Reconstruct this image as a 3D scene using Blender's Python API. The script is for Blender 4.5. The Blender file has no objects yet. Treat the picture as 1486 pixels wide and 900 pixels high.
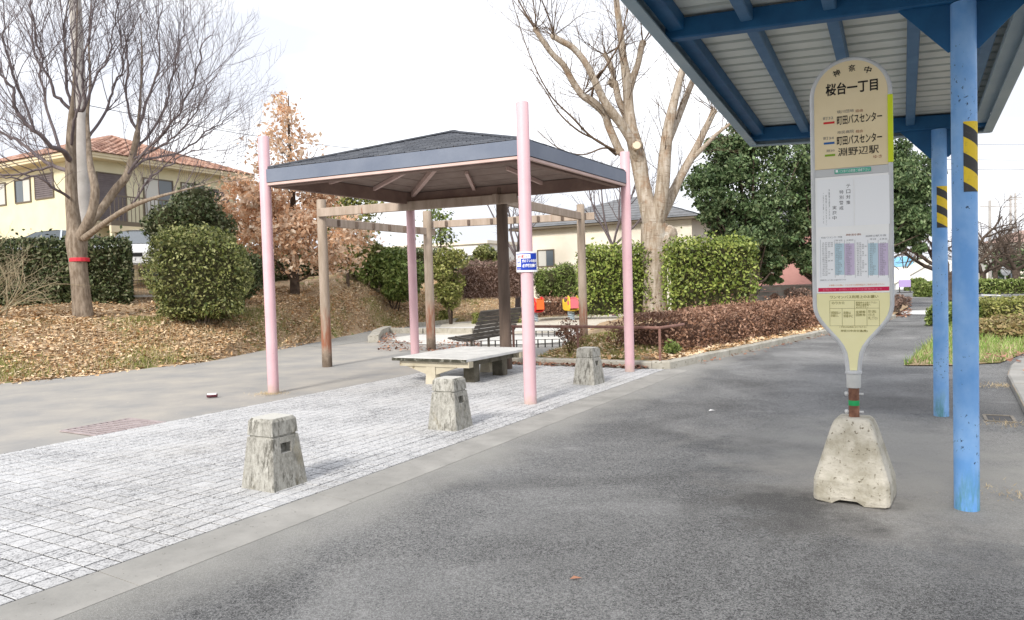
import bpy, math, random
import numpy as np
from mathutils import Vector, Matrix
random.seed(7)
rng = np.random.default_rng(7)
S = bpy.context.scene
COL = S.collection
rad = math.radians

# ------------------------------------------------------------------ camera
EYE, FPX, PITCH, ROLL = 1.55, 1073.0, rad(-2.0), rad(1.64)
F_ = np.array([0, math.cos(PITCH), math.sin(PITCH)])
R0 = np.array([1.0, 0, 0]); U0 = np.cross(R0, F_)
U_ = U0 * math.cos(ROLL) + R0 * math.sin(ROLL)
R_ = R0 * math.cos(ROLL) - U0 * math.sin(ROLL)
cam = bpy.data.cameras.new("camera"); cam_o = bpy.data.objects.new("camera", cam); COL.objects.link(cam_o)
cam.sensor_width = 36; cam.lens = FPX / 1486 * 36; cam.clip_end = 4000; cam.clip_start = 0.05
M = Matrix(((R_[0], U_[0], -F_[0], 0), (R_[1], U_[1], -F_[1], 0), (R_[2], U_[2], -F_[2], EYE), (0, 0, 0, 1)))
cam_o.matrix_world = M
S.camera = cam_o

def ray(px, py):
    return F_ + R_ * ((px - 743) / FPX) + U_ * ((450 - py) / FPX)
def at(px, py, Y):                 # survey point at distance Y
    v = ray(px, py); return np.array([0, 0, EYE]) + v * (Y / v[1])
def gp(px, py, z=0.0):             # survey point on the level z
    v = ray(px, py); return np.array([0, 0, EYE]) + v * ((z - EYE) / v[2])

# ------------------------------------------------------------------ world, sun, exposure
SUN_EL, SUN_ROT = 35.0, 207.0
w = bpy.data.worlds.new("World"); S.world = w; w.use_nodes = True
nt = w.node_tree; nt.nodes.clear()
out = nt.nodes.new("ShaderNodeOutputWorld"); bg = nt.nodes.new("ShaderNodeBackground")
sky = nt.nodes.new("ShaderNodeTexSky"); sky.sky_type = 'NISHITA'; sky.sun_disc = False
sky.sun_elevation = rad(SUN_EL); sky.sun_rotation = rad(SUN_ROT); sky.dust_density = 4; sky.air_density = 1.2
tc = nt.nodes.new("ShaderNodeTexCoord"); mp = nt.nodes.new("ShaderNodeMapping"); mp.inputs["Scale"].default_value = (1, 1, 3.0)
nz = nt.nodes.new("ShaderNodeTexNoise"); nz.inputs["Scale"].default_value = 2.2; nz.inputs["Detail"].default_value = 4
rp = nt.nodes.new("ShaderNodeValToRGB")
rp.color_ramp.elements[0].position = .42; rp.color_ramp.elements[0].color = (7.6, 7.8, 8.5, 1)
rp.color_ramp.elements[1].position = .60; rp.color_ramp.elements[1].color = (12.4, 12.5, 12.8, 1)
mx = nt.nodes.new("ShaderNodeMix"); mx.data_type = 'RGBA'; mx.inputs[0].default_value = 0.88
nt.links.new(tc.outputs["Generated"], mp.inputs[0]); nt.links.new(mp.outputs[0], nz.inputs["Vector"])
nt.links.new(nz.outputs["Fac"], rp.inputs[0]); nt.links.new(sky.outputs[0], mx.inputs[6]); nt.links.new(rp.outputs[0], mx.inputs[7])
nt.links.new(mx.outputs[2], bg.inputs[0]); bg.inputs[1].default_value = 0.095
nt.links.new(bg.outputs[0], out.inputs[0])
sl = bpy.data.lights.new("sun", 'SUN'); sl.energy = 2.6; sl.angle = rad(11); sl.color = (1, .95, .87)
so = bpy.data.objects.new("sun", sl); COL.objects.link(so)
sd = Vector((math.sin(rad(SUN_ROT)) * math.cos(rad(SUN_EL)), math.cos(rad(SUN_ROT)) * math.cos(rad(SUN_EL)), math.sin(rad(SUN_EL))))
so.rotation_euler = sd.to_track_quat('Z', 'Y').to_euler()
S.view_settings.view_transform = 'Standard'; S.view_settings.look = 'None'
S.view_settings.exposure = 0.56; S.view_settings.gamma = 1; S.view_settings.use_curve_mapping = False
S.cycles.max_bounces = 6; S.cycles.transparent_max_bounces = 8

# ------------------------------------------------------------------ materials
def rgb(r, g, b):                  # display 0-255 -> linear
    f = lambda c: (c / 255 / 12.92) if c < 10 else ((c / 255 + .055) / 1.055) ** 2.4
    return (f(r), f(g), f(b), 1)
def c4(c):
    return tuple(c) if len(c) == 4 else (*c, 1)
class NT:
    def __init__(s, name):
        s.m = bpy.data.materials.new(name); s.m.use_nodes = True; s.t = s.m.node_tree
        s.b = s.t.nodes["Principled BSDF"]
    def n(s, typ, **kw):
        o = s.t.nodes.new(typ)
        for k, v in kw.items(): setattr(o, k, v)
        return o
    def l(s, a, b): s.t.links.new(a, b)
    def coord(s, kind, scale=(1, 1, 1)):
        if kind == 'pos': o = s.n("ShaderNodeNewGeometry").outputs["Position"]
        else: o = s.n("ShaderNodeTexCoord").outputs["Object"]
        mp = s.n("ShaderNodeMapping"); mp.inputs["Scale"].default_value = scale
        s.l(o, mp.inputs[0]); return mp.outputs[0]
    def noise(s, vec, scale, detail=5, rough=.6, dist=0):
        o = s.n("ShaderNodeTexNoise"); s.l(vec, o.inputs["Vector"])
        o.inputs["Scale"].default_value = scale; o.inputs["Detail"].default_value = detail
        o.inputs["Roughness"].default_value = rough; o.inputs["Distortion"].default_value = dist
        return o.outputs["Fac"]
    def ramp(s, fac, stops, interp='LINEAR'):
        o = s.n("ShaderNodeValToRGB"); o.color_ramp.interpolation = interp
        e = o.color_ramp.elements
        while len(e) < len(stops): e.new(.5)
        for k, (p, c) in enumerate(stops):
            e[k].position = p; e[k].color = c4(c)
        s.l(fac, o.inputs[0]); return o.outputs[0]
    def mix(s, fac, a, b, mode='MIX'):
        o = s.n("ShaderNodeMix"); o.data_type = 'RGBA'; o.blend_type = mode
        for v, i in ((fac, 0), (a, 6), (b, 7)):
            if hasattr(v, 'is_output'): s.l(v, o.inputs[i])
            else: o.inputs[i].default_value = v if i == 0 else c4(v)
        return o.outputs[2]
    def math(s, op, a, b=0.0):
        o = s.n("ShaderNodeMath"); o.operation = op
        for v, i in ((a, 0), (b, 1)):
            if hasattr(v, 'is_output'): s.l(v, o.inputs[i])
            else: o.inputs[i].default_value = v
        return o.outputs[0]
    def done(s, color, rough=.8, spec=.3, metal=0, bump=None, bstr=.3, bdist=.01):
        if hasattr(color, 'is_output'): s.l(color, s.b.inputs["Base Color"])
        else: s.b.inputs["Base Color"].default_value = c4(color)
        s.b.inputs["Roughness"].default_value = rough; s.b.inputs["Specular IOR Level"].default_value = spec
        s.b.inputs["Metallic"].default_value = metal
        if bump is not None:
            o = s.n("ShaderNodeBump"); o.inputs["Strength"].default_value = bstr; o.inputs["Distance"].default_value = bdist
            s.l(bump, o.inputs["Height"]); s.l(o.outputs[0], s.b.inputs["Normal"])
        return s.m
def mat(name, a, b=None, scale=6, rough=.75, spec=.3, metal=0, bump=0, coord='obj', stretch=(1, 1, 1), lo=.35, hi=.68, spots=None, detail=6):
    """two tones mixed by noise, an optional spot layer (color, scale, threshold) and fine relief"""
    t = NT(name); v = t.coord(coord, stretch)
    f = t.noise(v, scale, detail)
    c = t.ramp(f, [(lo, a), (hi, b or a)])
    if spots:
        sc, ssc, th = spots
        g = t.noise(v, ssc, 4, .7)
        k = t.ramp(g, [(th, (0, 0, 0)), (th + .06, (1, 1, 1))])
        c = t.mix(k, c, sc)
    h = t.noise(v, scale * 6, 4) if bump else None
    return t.done(c, rough, spec, metal, h, bump, .01)
def leafmat(name, cols, rough=.55, spec=.35, var=.35, trans=0.0):
    """every leaf gets its own tone, clumps vary"""
    t = NT(name)
    g = t.n("ShaderNodeNewGeometry")
    st = [(i / max(1, len(cols) - 1), c) for i, c in enumerate(cols)]
    c = t.ramp(g.outputs["Random Per Island"], st)
    f = t.noise(t.coord('pos'), 1.6, 3)
    k = t.ramp(f, [(.3, (1 - var,) * 3), (.7, (1 + var * .5,) * 3)])
    c = t.mix(1.0, c, k, 'MULTIPLY')
    m = t.done(c, rough, spec)
    if trans:
        tr = t.n("ShaderNodeBsdfTranslucent"); t.l(c, tr.inputs[0])
        ms = t.n("ShaderNodeMixShader"); ms.inputs[0].default_value = trans
        o = t.t.nodes["Material Output"]
        t.l(t.b.outputs[0], ms.inputs[1]); t.l(tr.outputs[0], ms.inputs[2]); t.l(ms.outputs[0], o.inputs[0])
    return m

# ------------------------------------------------------------------ objects and meshes
def tag(o, label=None, cat=None, group=None, kind=None):
    if label: o['label'] = label
    if cat: o['category'] = cat
    if group: o['group'] = group
    if kind: o['kind'] = kind
    return o
def empty(name, loc, label, cat, rz=0, group=None):
    o = bpy.data.objects.new(name, None); COL.objects.link(o)
    o.location = loc; o.rotation_euler.z = rz; o.empty_display_size = .2
    return tag(o, label, cat, group)
def mesh_np(name, V, faces, material, parent=None, smooth=False, mats=None, midx=None):
    """V (n,3); faces: array (m,3|4) or list of lists"""
    me = bpy.data.meshes.new(name)
    if isinstance(faces, np.ndarray):
        m, k = faces.shape
        me.vertices.add(len(V)); me.vertices.foreach_set("co", np.asarray(V, dtype=np.float32).ravel())
        me.loops.add(m * k); me.loops.foreach_set("vertex_index", faces.astype(np.int32).ravel())
        me.polygons.add(m); me.polygons.foreach_set("loop_start", np.arange(0, m * k, k, dtype=np.int32))
        me.update(calc_edges=True)
    else:
        me.from_pydata([tuple(v) for v in V], [], [tuple(f) for f in faces]); me.update()
    for mm in (mats or [material]): me.materials.append(mm)
    if midx is not None: me.polygons.foreach_set("material_index", np.asarray(midx, dtype=np.int32))
    if smooth: me.polygons.foreach_set("use_smooth", np.ones(len(me.polygons), dtype=bool))
    o = bpy.data.objects.new(name, me); COL.objects.link(o)
    if parent is not None: o.parent = parent
    return o
class MB:
    """collects shapes for one mesh object"""
    def __init__(s): s.v = []; s.f = []
    def add(s, V, F):
        n = len(s.v); s.v += [tuple(map(float, p)) for p in V]; s.f += [tuple(int(i) + n for i in f) for f in F]; return s
    def box(s, lo, hi, M=None):
        x0, y0, z0 = lo; x1, y1, z1 = hi
        V = [(x0, y0, z0), (x1, y0, z0), (x1, y1, z0), (x0, y1, z0), (x0, y0, z1), (x1, y0, z1), (x1, y1, z1), (x0, y1, z1)]
        if M is not None: V = [tuple(M @ Vector(p)) for p in V]
        return s.add(V, [(0, 3, 2, 1), (4, 5, 6, 7), (0, 1, 5, 4), (1, 2, 6, 5), (2, 3, 7, 6), (3, 0, 4, 7)])
    def bar(s, a, b, wd, ht, up=(0, 0, 1)):
        """square bar from a to b, wd across, ht along up, centred"""
        a = np.array(a, float); b = np.array(b, float); d = b - a; L = np.linalg.norm(d); d /= L
        u = np.array(up, float); r = np.cross(d, u); r /= np.linalg.norm(r); u = np.cross(r, d)
        V = []
        for p in (a, b):
            for sx, sy in ((-1, -1), (1, -1), (1, 1), (-1, 1)): V.append(p + r * sx * wd / 2 + u * sy * ht / 2)
        return s.add(V, [(0, 1, 2, 3), (7, 6, 5, 4), (0, 4, 5, 1), (1, 5, 6, 2), (2, 6, 7, 3), (3, 7, 4, 0)])
    def loops(s, L, cap0=True, cap1=True):
        """rings of equal count bridged in order"""
        n = len(L[0]); V = [p for r in L for p in r]; F = []
        for k in range(len(L) - 1):
            for i in range(n):
                j = (i + 1) % n; F.append((k * n + i, k * n + j, (k + 1) * n + j, (k + 1) * n + i))
        if cap0: F.append(tuple(range(n - 1, -1, -1)))
        if cap1: F.append(tuple((len(L) - 1) * n + i for i in range(n)))
        return s.add(V, F)
    def tube(s, pts, r, n=8, cap=True):
        pts = [np.array(p, float) for p in pts]; rs = r if hasattr(r, '__len__') else [r] * len(pts)
        L = []; ref = None
        for i, p in enumerate(pts):
            d = pts[min(i + 1, len(pts) - 1)] - pts[max(i - 1, 0)]; d = d / (np.linalg.norm(d) + 1e-12)
            if ref is None: ref = np.array([1., 0, 0]) if abs(d[0]) < .8 else np.array([0, 1., 0])
            x = ref - d * (ref @ d); x /= np.linalg.norm(x); y = np.cross(d, x); ref = x
            L.append([p + (x * math.cos(2 * math.pi * k / n) + y * math.sin(2 * math.pi * k / n)) * rs[i] for k in range(n)])
        return s.loops(L, cap, cap)
    def lathe(s, prof, n=16, o=(0, 0, 0)):
        L = [[(o[0] + r * math.cos(2 * math.pi * k / n), o[1] + r * math.sin(2 * math.pi * k / n), o[2] + z) for k in range(n)] for r, z in prof]
        return s.loops(L)
    def prism(s, poly, z0, z1):
        n = len(poly)
        return s.loops([[(p[0], p[1], z0) for p in poly], [(p[0], p[1], z1) for p in poly]])
    def build(s, name, material, parent=None, smooth=False):
        o = mesh_np(name, s.v, s.f, material, parent)
        if smooth: smooth_by_angle(o)
        return o
def smooth_by_angle(o, ang=40):
    me = o.data
    me.polygons.foreach_set("use_smooth", np.ones(len(me.polygons), dtype=bool))
    try: me.set_sharp_from_angle(angle=rad(ang))
    except Exception: pass
def bevel(o, wdt=.01, seg=1):
    m = o.modifiers.new("bevel", 'BEVEL'); m.width = wdt; m.segments = seg; m.limit_method = 'ANGLE'; m.angle_limit = rad(35)
    return o
def copy_tree(o, parent=None):
    c = o.copy(); COL.objects.link(c)
    if parent is not None: c.parent = parent
    for ch in list(o.children): copy_tree(ch, c)
    return c
def sheet(name, poly, z, material, kind='structure', parent=None, th=0.0):
    n = len(poly)
    o = mesh_np(name, [(p[0], p[1], z) for p in poly], [tuple(range(n))], material, parent)
    return tag(o, kind=kind) if kind else o

# leaves: many small diamond faces
def leaf_faces(P, size, aspect=.5, up=0.0, flat=0.0, jitter=.6):
    n = len(P); d = rng.normal(size=(n, 3)); d[:, 2] += up
    if flat: d[:, 2] *= (1 - flat)
    d /= np.linalg.norm(d, axis=1)[:, None] + 1e-9
    q = rng.normal(size=(n, 3))
    if flat: q[:, 2] *= (1 - flat)
    x = np.cross(d, q)
    if flat: x = np.cross(d, np.array([0, 0, 1.0]) + rng.normal(size=(n, 3)) * (1 - flat) * .8)
    x /= np.linalg.norm(x, axis=1)[:, None] + 1e-9
    L = (size * (1 + jitter * rng.uniform(-1, 1, n)))[:, None]
    nn = np.cross(d, x)
    V = np.stack([P - d * L / 2, P + x * L * aspect / 2 + nn * L * .08, P + d * L / 2, P - x * L * aspect / 2 + nn * L * .08], 1).reshape(-1, 3)
    return V, np.arange(4 * n).reshape(n, 4)
def leaves(name, P, size, material, parent=None, aspect=.5, up=0.0, flat=0.0):
    V, F = leaf_faces(np.asarray(P), size, aspect, up, flat)
    return mesh_np(name, V, F, material, parent)
def clump_points(centres, radii, per, squash=.8, shell=.5):
    out = []
    for c, r in zip(centres, radii):
        d = rng.normal(size=(per, 3)); d /= np.linalg.norm(d, axis=1)[:, None]
        rr = r * (shell + (1 - shell) * rng.uniform(0, 1, per)) ** .8
        out.append(np.array(c) + d * rr[:, None] * np.array([1, 1, squash]))
    return np.concatenate(out)
# branches
def grow(out, p, d, L, r, lvl, up=.12, wob=.18, kids=(0, 5, 6, 6), ang=(.5, .9), ratio=.6, nseg=4, tip=.35, t0=.25):
    p = np.array(p, float); d = np.array(d, float); d /= np.linalg.norm(d)
    pts = [p]; rs = [r]
    for i in range(nseg):
        d = d + rng.normal(size=3) * wob * .6 + np.array([0, 0, up]); d /= np.linalg.norm(d)
        p = p + d * L / nseg; pts.append(p); rs.append(r * (1 - (1 - tip) * (i + 1) / nseg))
    out.append((pts, rs))
    if lvl > 0:
        for k in range(kids[lvl]):
            t = t0 + (1 - t0) * (k + rng.uniform(.2, .9)) / kids[lvl]; t = min(t, .99)
            i = min(int(t * nseg), nseg - 1); f = t * nseg - i
            q = pts[i] * (1 - f) + pts[i + 1] * f; dd = pts[i + 1] - pts[i]; dd /= np.linalg.norm(dd)
            s = rng.normal(size=3); s -= dd * (s @ dd); s /= np.linalg.norm(s)
            a = rng.uniform(*ang)
            grow(out, q, dd * math.cos(a) + s * math.sin(a), L * ratio * rng.uniform(.7, 1.15) * (1.15 - .45 * t), max(rs[i] * .55, .0035), lvl - 1, up, wob, kids, ang, ratio, max(3, nseg - 1), tip, t0)
def tubes_np(name, lines, sides, material, parent=None, smooth=True):
    Vs = []; Fs = []; base = 0
    cs = np.cos(2 * np.pi * np.arange(sides) / sides); sn = np.sin(2 * np.pi * np.arange(sides) / sides)
    for pts, rs in lines:
        P = np.array(pts); k = len(P)
        D = np.empty_like(P); D[1:-1] = P[2:] - P[:-2]; D[0] = P[1] - P[0]; D[-1] = P[-1] - P[-2]
        D /= np.linalg.norm(D, axis=1)[:, None] + 1e-12
        m = D.mean(0); ref = np.array([1., 0, 0]) if abs(m[0]) < abs(m[2]) + .1 else np.array([0, .3, 1.])
        X = np.cross(D, ref); X /= np.linalg.norm(X, axis=1)[:, None] + 1e-12; Y = np.cross(D, X)
        R = np.array(rs)[:, None, None]
        V = P[:, None, :] + R * (X[:, None, :] * cs[None, :, None] + Y[:, None, :] * sn[None, :, None])
        Vs.append(V.reshape(-1, 3))
        i = np.arange(k - 1)[:, None] * sides; j = np.arange(sides)[None, :]; j2 = (j + 1) % sides
        f = np.stack([i + j, i + j2, i + sides + j2, i + sides + j], -1).reshape(-1, 4) + base
        Fs.append(f); base += k * sides
    return mesh_np(name, np.concatenate(Vs), np.concatenate(Fs), material, parent, smooth)
def spline(ctrl, n=5):
    """Catmull-Rom through control rows (x,y,z,r)"""
    C = np.array(ctrl, float); C = np.vstack([2 * C[0] - C[1], C, 2 * C[-1] - C[-2]]); o = []
    for i in range(1, len(C) - 2):
        a, b, c, d = C[i - 1:i + 3]
        for t in np.linspace(0, 1, n, endpoint=False):
            o.append(.5 * (2 * b + (c - a) * t + (2 * a - 5 * b + 4 * c - d) * t * t + (3 * b - a - 3 * c + d) * t ** 3))
    o.append(C[-2]); o = np.array(o)
    return o[:, :3], np.maximum(o[:, 3], .004)
def smoothstep(a, b, x):
    t = np.clip((x - a) / (b - a), 0, 1); return t * t * (3 - 2 * t)

# ------------------------------------------------------------------ material library
def asphalt_color(t, v):
    # fine aggregate, traffic polish, pale dust drifted along the strip and round the shelter posts
    g1_ = t.math('ADD', t.math('MULTIPLY', t.noise(v, 95, 3, .8), .75), t.math('MULTIPLY', t.noise(v, 30, 4, .8), .25))
    c = t.mix(t.ramp(g1_, [(.40, (0, 0, 0)), (.60, (1, 1, 1))]), (.040, .040, .041), (.25, .248, .242))
    c = t.mix(t.ramp(t.noise(v, .55, 6, .62, .6), [(.46, (0, 0, 0)), (.78, (.75, .75, .75))]), c, (.29, .286, .277))
    c = t.mix(t.ramp(t.noise(v, 1.7, 5, .7, 1.0), [(.60, (0, 0, 0)), (.78, (.8, .8, .8))]), c, (.30, .295, .285))
    c = t.mix(1.0, c, t.ramp(t.noise(v, .42, 5, .6, .8), [(.36, (.66, .67, .69)), (.52, (1.06, 1.08, 1.11)), (.68, (1.28, 1.29, 1.30))]), 'MULTIPLY')
    def dot(ax):
        o = t.n("ShaderNodeVectorMath"); o.operation = 'DOT_PRODUCT'; t.l(v, o.inputs[0]); o.inputs[1].default_value = ax; return o.outputs['Value']
    wob = t.math('MULTIPLY', t.math('SUBTRACT', t.noise(v, 1.3, 5, .6), .5), 1.1)
    d = t.math('ADD', t.math('SUBTRACT', dot((.866, -.5, 0)), -4.10), wob)      # metres right of the paving edge
    k = t.ramp(t.math('MULTIPLY', d, .5), [(.16, (.85, .85, .85)), (.5, (0, 0, 0))])
    c = t.mix(k, c, (.31, .305, .285))
    def blob(cx, cy, r0, r1, amt, col, c):
        o = t.n("ShaderNodeVectorMath"); o.operation = 'DISTANCE'; t.l(v, o.inputs[0]); o.inputs[1].default_value = (cx, cy, 0)
        q = t.math('ADD', o.outputs['Value'], t.math('MULTIPLY', t.math('SUBTRACT', t.noise(v, 1.9, 6, .65), .5), 2.4))
        return t.mix(t.ramp(t.math('MULTIPLY', q, .2), [(r0 * .2, (amt, amt, amt)), (r1 * .2, (0, 0, 0))]), c, col)
    c = blob(3.4, 6.6, .5, 1.9, .75, (.37, .36, .335), c); c = blob(2.6, 5.2, .3, 1.3, .6, (.36, .34, .31), c); c = blob(3.9, 5.0, .4, 1.6, .5, (.33, .32, .29), c)
    c = blob(1.85, 4.95, .12, .62, .8, (.05, .05, .052), c)
    c = t.mix(t.ramp(t.noise(v, 190, 3, .7), [(.60, (0, 0, 0)), (.66, (.9, .9, .9))]), c, (.46, .455, .44))
    return c
m_asphalt = (lambda t: (lambda v: t.done(
    t.mix(t.ramp(t.noise(v, 190, 3, .7), [(.62, (0, 0, 0)), (.74, (.55, .55, .55))]),
          t.mix(t.ramp(t.noise(v, .55, 6, .62, .6), [(.50, (0, 0, 0)), (.74, (1, 1, 1))]),
                t.mix(t.ramp(t.noise(v, 60, 5, .75), [(.3, (0, 0, 0)), (.7, (1, 1, 1))]), (.062, .063, .067), (.15, .15, .152)),
                (.25, .245, .235)), (.32, .31, .30)) if False else asphalt_color(t, v),
    .85, .25, 0, t.noise(v, 90, 4, .75), .8, .010))(t.coord('pos')))(NT('asphalt'))
m_pathgrey = mat('park_path_surface', rgb(146, 145, 143), rgb(168, 163, 155), 1.1, .9, .2, 0, .5, 'pos', spots=((.52, .45, .36), 9, .66))
m_strip = mat('weathered_concrete_strip', (.26, .255, .24), (.36, .35, .33), 2.2, .9, .2, 0, .4, 'pos', spots=((.13, .125, .11), 24, .64))
m_joint = mat('paving_joint_soil', (.018, .018, .021), (.045, .045, .047), 4, .95, .1, 0, 0, 'pos')
def tile_mat():
    # exposed aggregate: pale face with dark chips, grimy patches over several tiles
    t = NT('pale_paving_tile'); v = t.coord('pos')
    f = t.noise(v, 52, 4, .7, .9); g = t.noise(v, .9, 4, .6); d = t.noise(v, .5, 3, .6); q = t.noise(v, 2.6, 5, .7, .8)
    k = t.math('ADD', f, t.math('MULTIPLY', t.math('SUBTRACT', g, .5), .30))
    k = t.math('ADD', k, t.math('MULTIPLY', t.math('SUBTRACT', q, .5), .16))
    c = t.ramp(k, [(.42, (.53, .533, .54)), (.53, (.43, .433, .44)), (.63, (.13, .13, .137))])
    r = t.n("ShaderNodeObjectInfo").outputs["Random"]
    c = t.mix(1.0, c, t.ramp(r, [(0, (.88, .88, .88)), (1, (1.06, 1.06, 1.06))]), 'MULTIPLY')
    c = t.mix(t.ramp(d, [(.50, (0, 0, 0)), (.74, (.35, .35, .35))]), c, (.42, .40, .37))
    return t.done(c, .8, .25, 0, f, .2, .003)
m_tile = tile_mat()
m_soil = mat('leafy_soil', (.30, .21, .13), (.48, .36, .24), 3.0, .95, .1, 0, .6, 'pos', spots=((.17, .18, .06), 1.1, .56))
m_sand = mat('playground_sand', (.50, .46, .38), (.62, .58, .50), 2, .95, .1, 0, .3, 'pos')
m_ground = mat('distant_ground', (.20, .19, .17), (.27, .26, .24), .4, .95, .1, 0, 0, 'pos')
m_kerb = mat('kerb_concrete', (.33, .31, .26), (.47, .45, .40), 4, .9, .2, 0, .5, 'pos', spots=((.16, .15, .11), 14, .6))
def bollard_mat():
    t = NT('lichen_concrete'); v = t.coord('pos', (1, 1, .55))
    fine = t.noise(v, 30, 6, .8); big = t.noise(v, 6, 5, .65)
    c = t.ramp(t.math('ADD', t.math('MULTIPLY', fine, .6), t.math('MULTIPLY', big, .4)), [(.38, (.20, .193, .17)), (.5, (.36, .35, .315)), (.62, (.50, .49, .45))])
    st = t.noise(t.coord('pos', (1, 1, .28)), 22, 5, .75)
    c = t.mix(t.ramp(t.math('ADD', st, t.math('MULTIPLY', t.math('SUBTRACT', big, .5), .8)), [(.52, (0, 0, 0)), (.66, (.85, .85, .85))]), c, (.085, .08, .065))
    c = t.mix(t.ramp(t.noise(v, 5, 4, .6), [(.58, (0, 0, 0)), (.70, (.5, .5, .5))]), c, (.25, .21, .115))
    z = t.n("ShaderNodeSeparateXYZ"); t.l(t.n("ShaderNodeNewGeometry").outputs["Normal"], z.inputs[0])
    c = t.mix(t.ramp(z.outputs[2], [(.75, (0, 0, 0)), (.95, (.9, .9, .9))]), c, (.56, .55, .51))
    return t.done(c, .9, .2, 0, t.noise(v, 60, 5, .7), .8, .01)
m_bollard = bollard_mat()
m_bollard_top = mat('bleached_concrete', (.55, .54, .50), (.68, .67, .64), 9, .9, .2, 0, .5, 'pos')
m_basec = mat('precast_concrete', (.34, .315, .25), (.54, .51, .44), 6, .88, .25, 0, 1.0, 'pos', lo=.38, hi=.6, spots=((.16, .14, .10), 36, .60), detail=9)
def pink_paint():
    t = NT('pale_pink_paint'); v = t.coord('pos')
    c = t.ramp(t.noise(v, 1.6, 5, .6), [(.35, (.60, .375, .41)), (.7, (.67, .45, .48))])
    c = t.mix(t.ramp(t.noise(t.coord('pos', (14, 14, .8)), 1.5, 5, .7), [(.56, (0, 0, 0)), (.8, (.5, .5, .5))]), c, (.56, .42, .40))
    c = t.mix(t.ramp(t.noise(v, 26, 4, .75), [(.665, (0, 0, 0)), (.70, (.9, .9, .9))]), c, (.42, .27, .22))
    z = t.n("ShaderNodeSeparateXYZ"); t.l(t.n("ShaderNodeNewGeometry").outputs["Position"], z.inputs[0])
    g = t.math('SUBTRACT', t.math('MULTIPLY', t.noise(v, 12, 5, .7), .42), z.outputs[2])
    c = t.mix(t.ramp(g, [(.04, (0, 0, 0)), (.20, (.8, .8, .8))]), c, (.45, .36, .30))
    return t.done(c, .5, .35, 0, t.noise(v, 40, 4), .15, .004)
m_pink = pink_paint()
m_fascia = mat('slate_blue_sheet', (.13, .155, .21), (.17, .195, .25), 2, .5, .4)
m_shingle = leafmat('dark_shingle', [(.066, .073, .09), (.125, .135, .155)], .8, .2, .15)
m_soffit = mat('brown_ceiling_board', (.25, .19, .165), (.32, .255, .225), 3, .8, .2, 0, .1, stretch=(1, 1, 4))
m_rafter = mat('pinkish_timber_rafter', (.55, .40, .36), (.63, .48, .44), 3, .7, .2)
m_brownbeam = mat('dark_brown_beam', (.19, .13, .11), (.26, .185, .155), 3, .75, .2)
m_pergola = mat('weathered_pergola_timber', (.33, .265, .21), (.47, .385, .32), 2.5, .85, .2, 0, .4, stretch=(3, 3, .5), spots=((.27, .12, .07), 3.2, .64))
m_pergola_dk = mat('dark_pergola_timber', (.10, .075, .06), (.17, .125, .10), 2.5, .8, .2, 0, .4, stretch=(3, 3, .5), spots=((.22, .10, .055), 2.0, .62))
def post_mat():
    t = NT('weathered_post_timber'); v = t.coord('pos', (3, 3, .5)); p = t.coord('pos')
    c = t.ramp(t.noise(v, 2.5, 6, .65), [(.35, (.27, .215, .165)), (.68, (.43, .355, .29))])
    z = t.n("ShaderNodeSeparateXYZ"); t.l(t.n("ShaderNodeNewGeometry").outputs["Position"], z.inputs[0])
    f = t.math('MULTIPLY', t.ramp(t.noise(v, 3.2, 5, .7), [(.40, (0, 0, 0)), (.58, (1, 1, 1))]), t.ramp(t.math('MULTIPLY', z.outputs[2], .5), [(.10, (.1, .1, .1)), (.22, (.9, .9, .9)), (.48, (.75, .75, .75)), (.62, (0, 0, 0))]))
    c = t.mix(f, c, (.27, .10, .055))
    g = t.math('SUBTRACT', t.math('MULTIPLY', t.noise(p, 9, 5, .7), .7), z.outputs[2])
    c = t.mix(t.ramp(g, [(.0, (0, 0, 0)), (.25, (.8, .8, .8))]), c, (.10, .075, .055))
    return t.done(c, .85, .2, 0, t.noise(v, 16, 5), .5, .01)
m_perpost = post_mat()
m_slat = mat('weathered_bench_slat', (.10, .09, .08), (.22, .195, .165), 5, .8, .2, 0, .3, stretch=(1, 6, 6))
m_iron = mat('grey_cast_iron', (.16, .14, .11), (.24, .21, .17), 8, .6, .3)
m_rustrail = mat('rusty_brown_pipe', (.17, .085, .065), (.28, .16, .13), 9, .7, .3)
m_darkiron = mat('dark_iron', (.03, .03, .032), (.07, .065, .06), 9, .6, .3)
m_tabletop = mat('pale_plank_top', (.56, .56, .545), (.72, .72, .70), 3, .85, .2, 0, .4, 'pos', spots=((.20, .20, .18), 20, .66))
m_tablemoss = mat('mossy_slab_edge', (.05, .048, .035), (.30, .29, .25), 14, .9, .2, 0, .5, 'pos', lo=.5, hi=.75)
m_tableleg = mat('cream_concrete_leg', (.40, .355, .26), (.52, .475, .375), 4, .9, .2, 0, .4, 'pos', spots=((.20, .16, .10), 9, .63))
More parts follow.
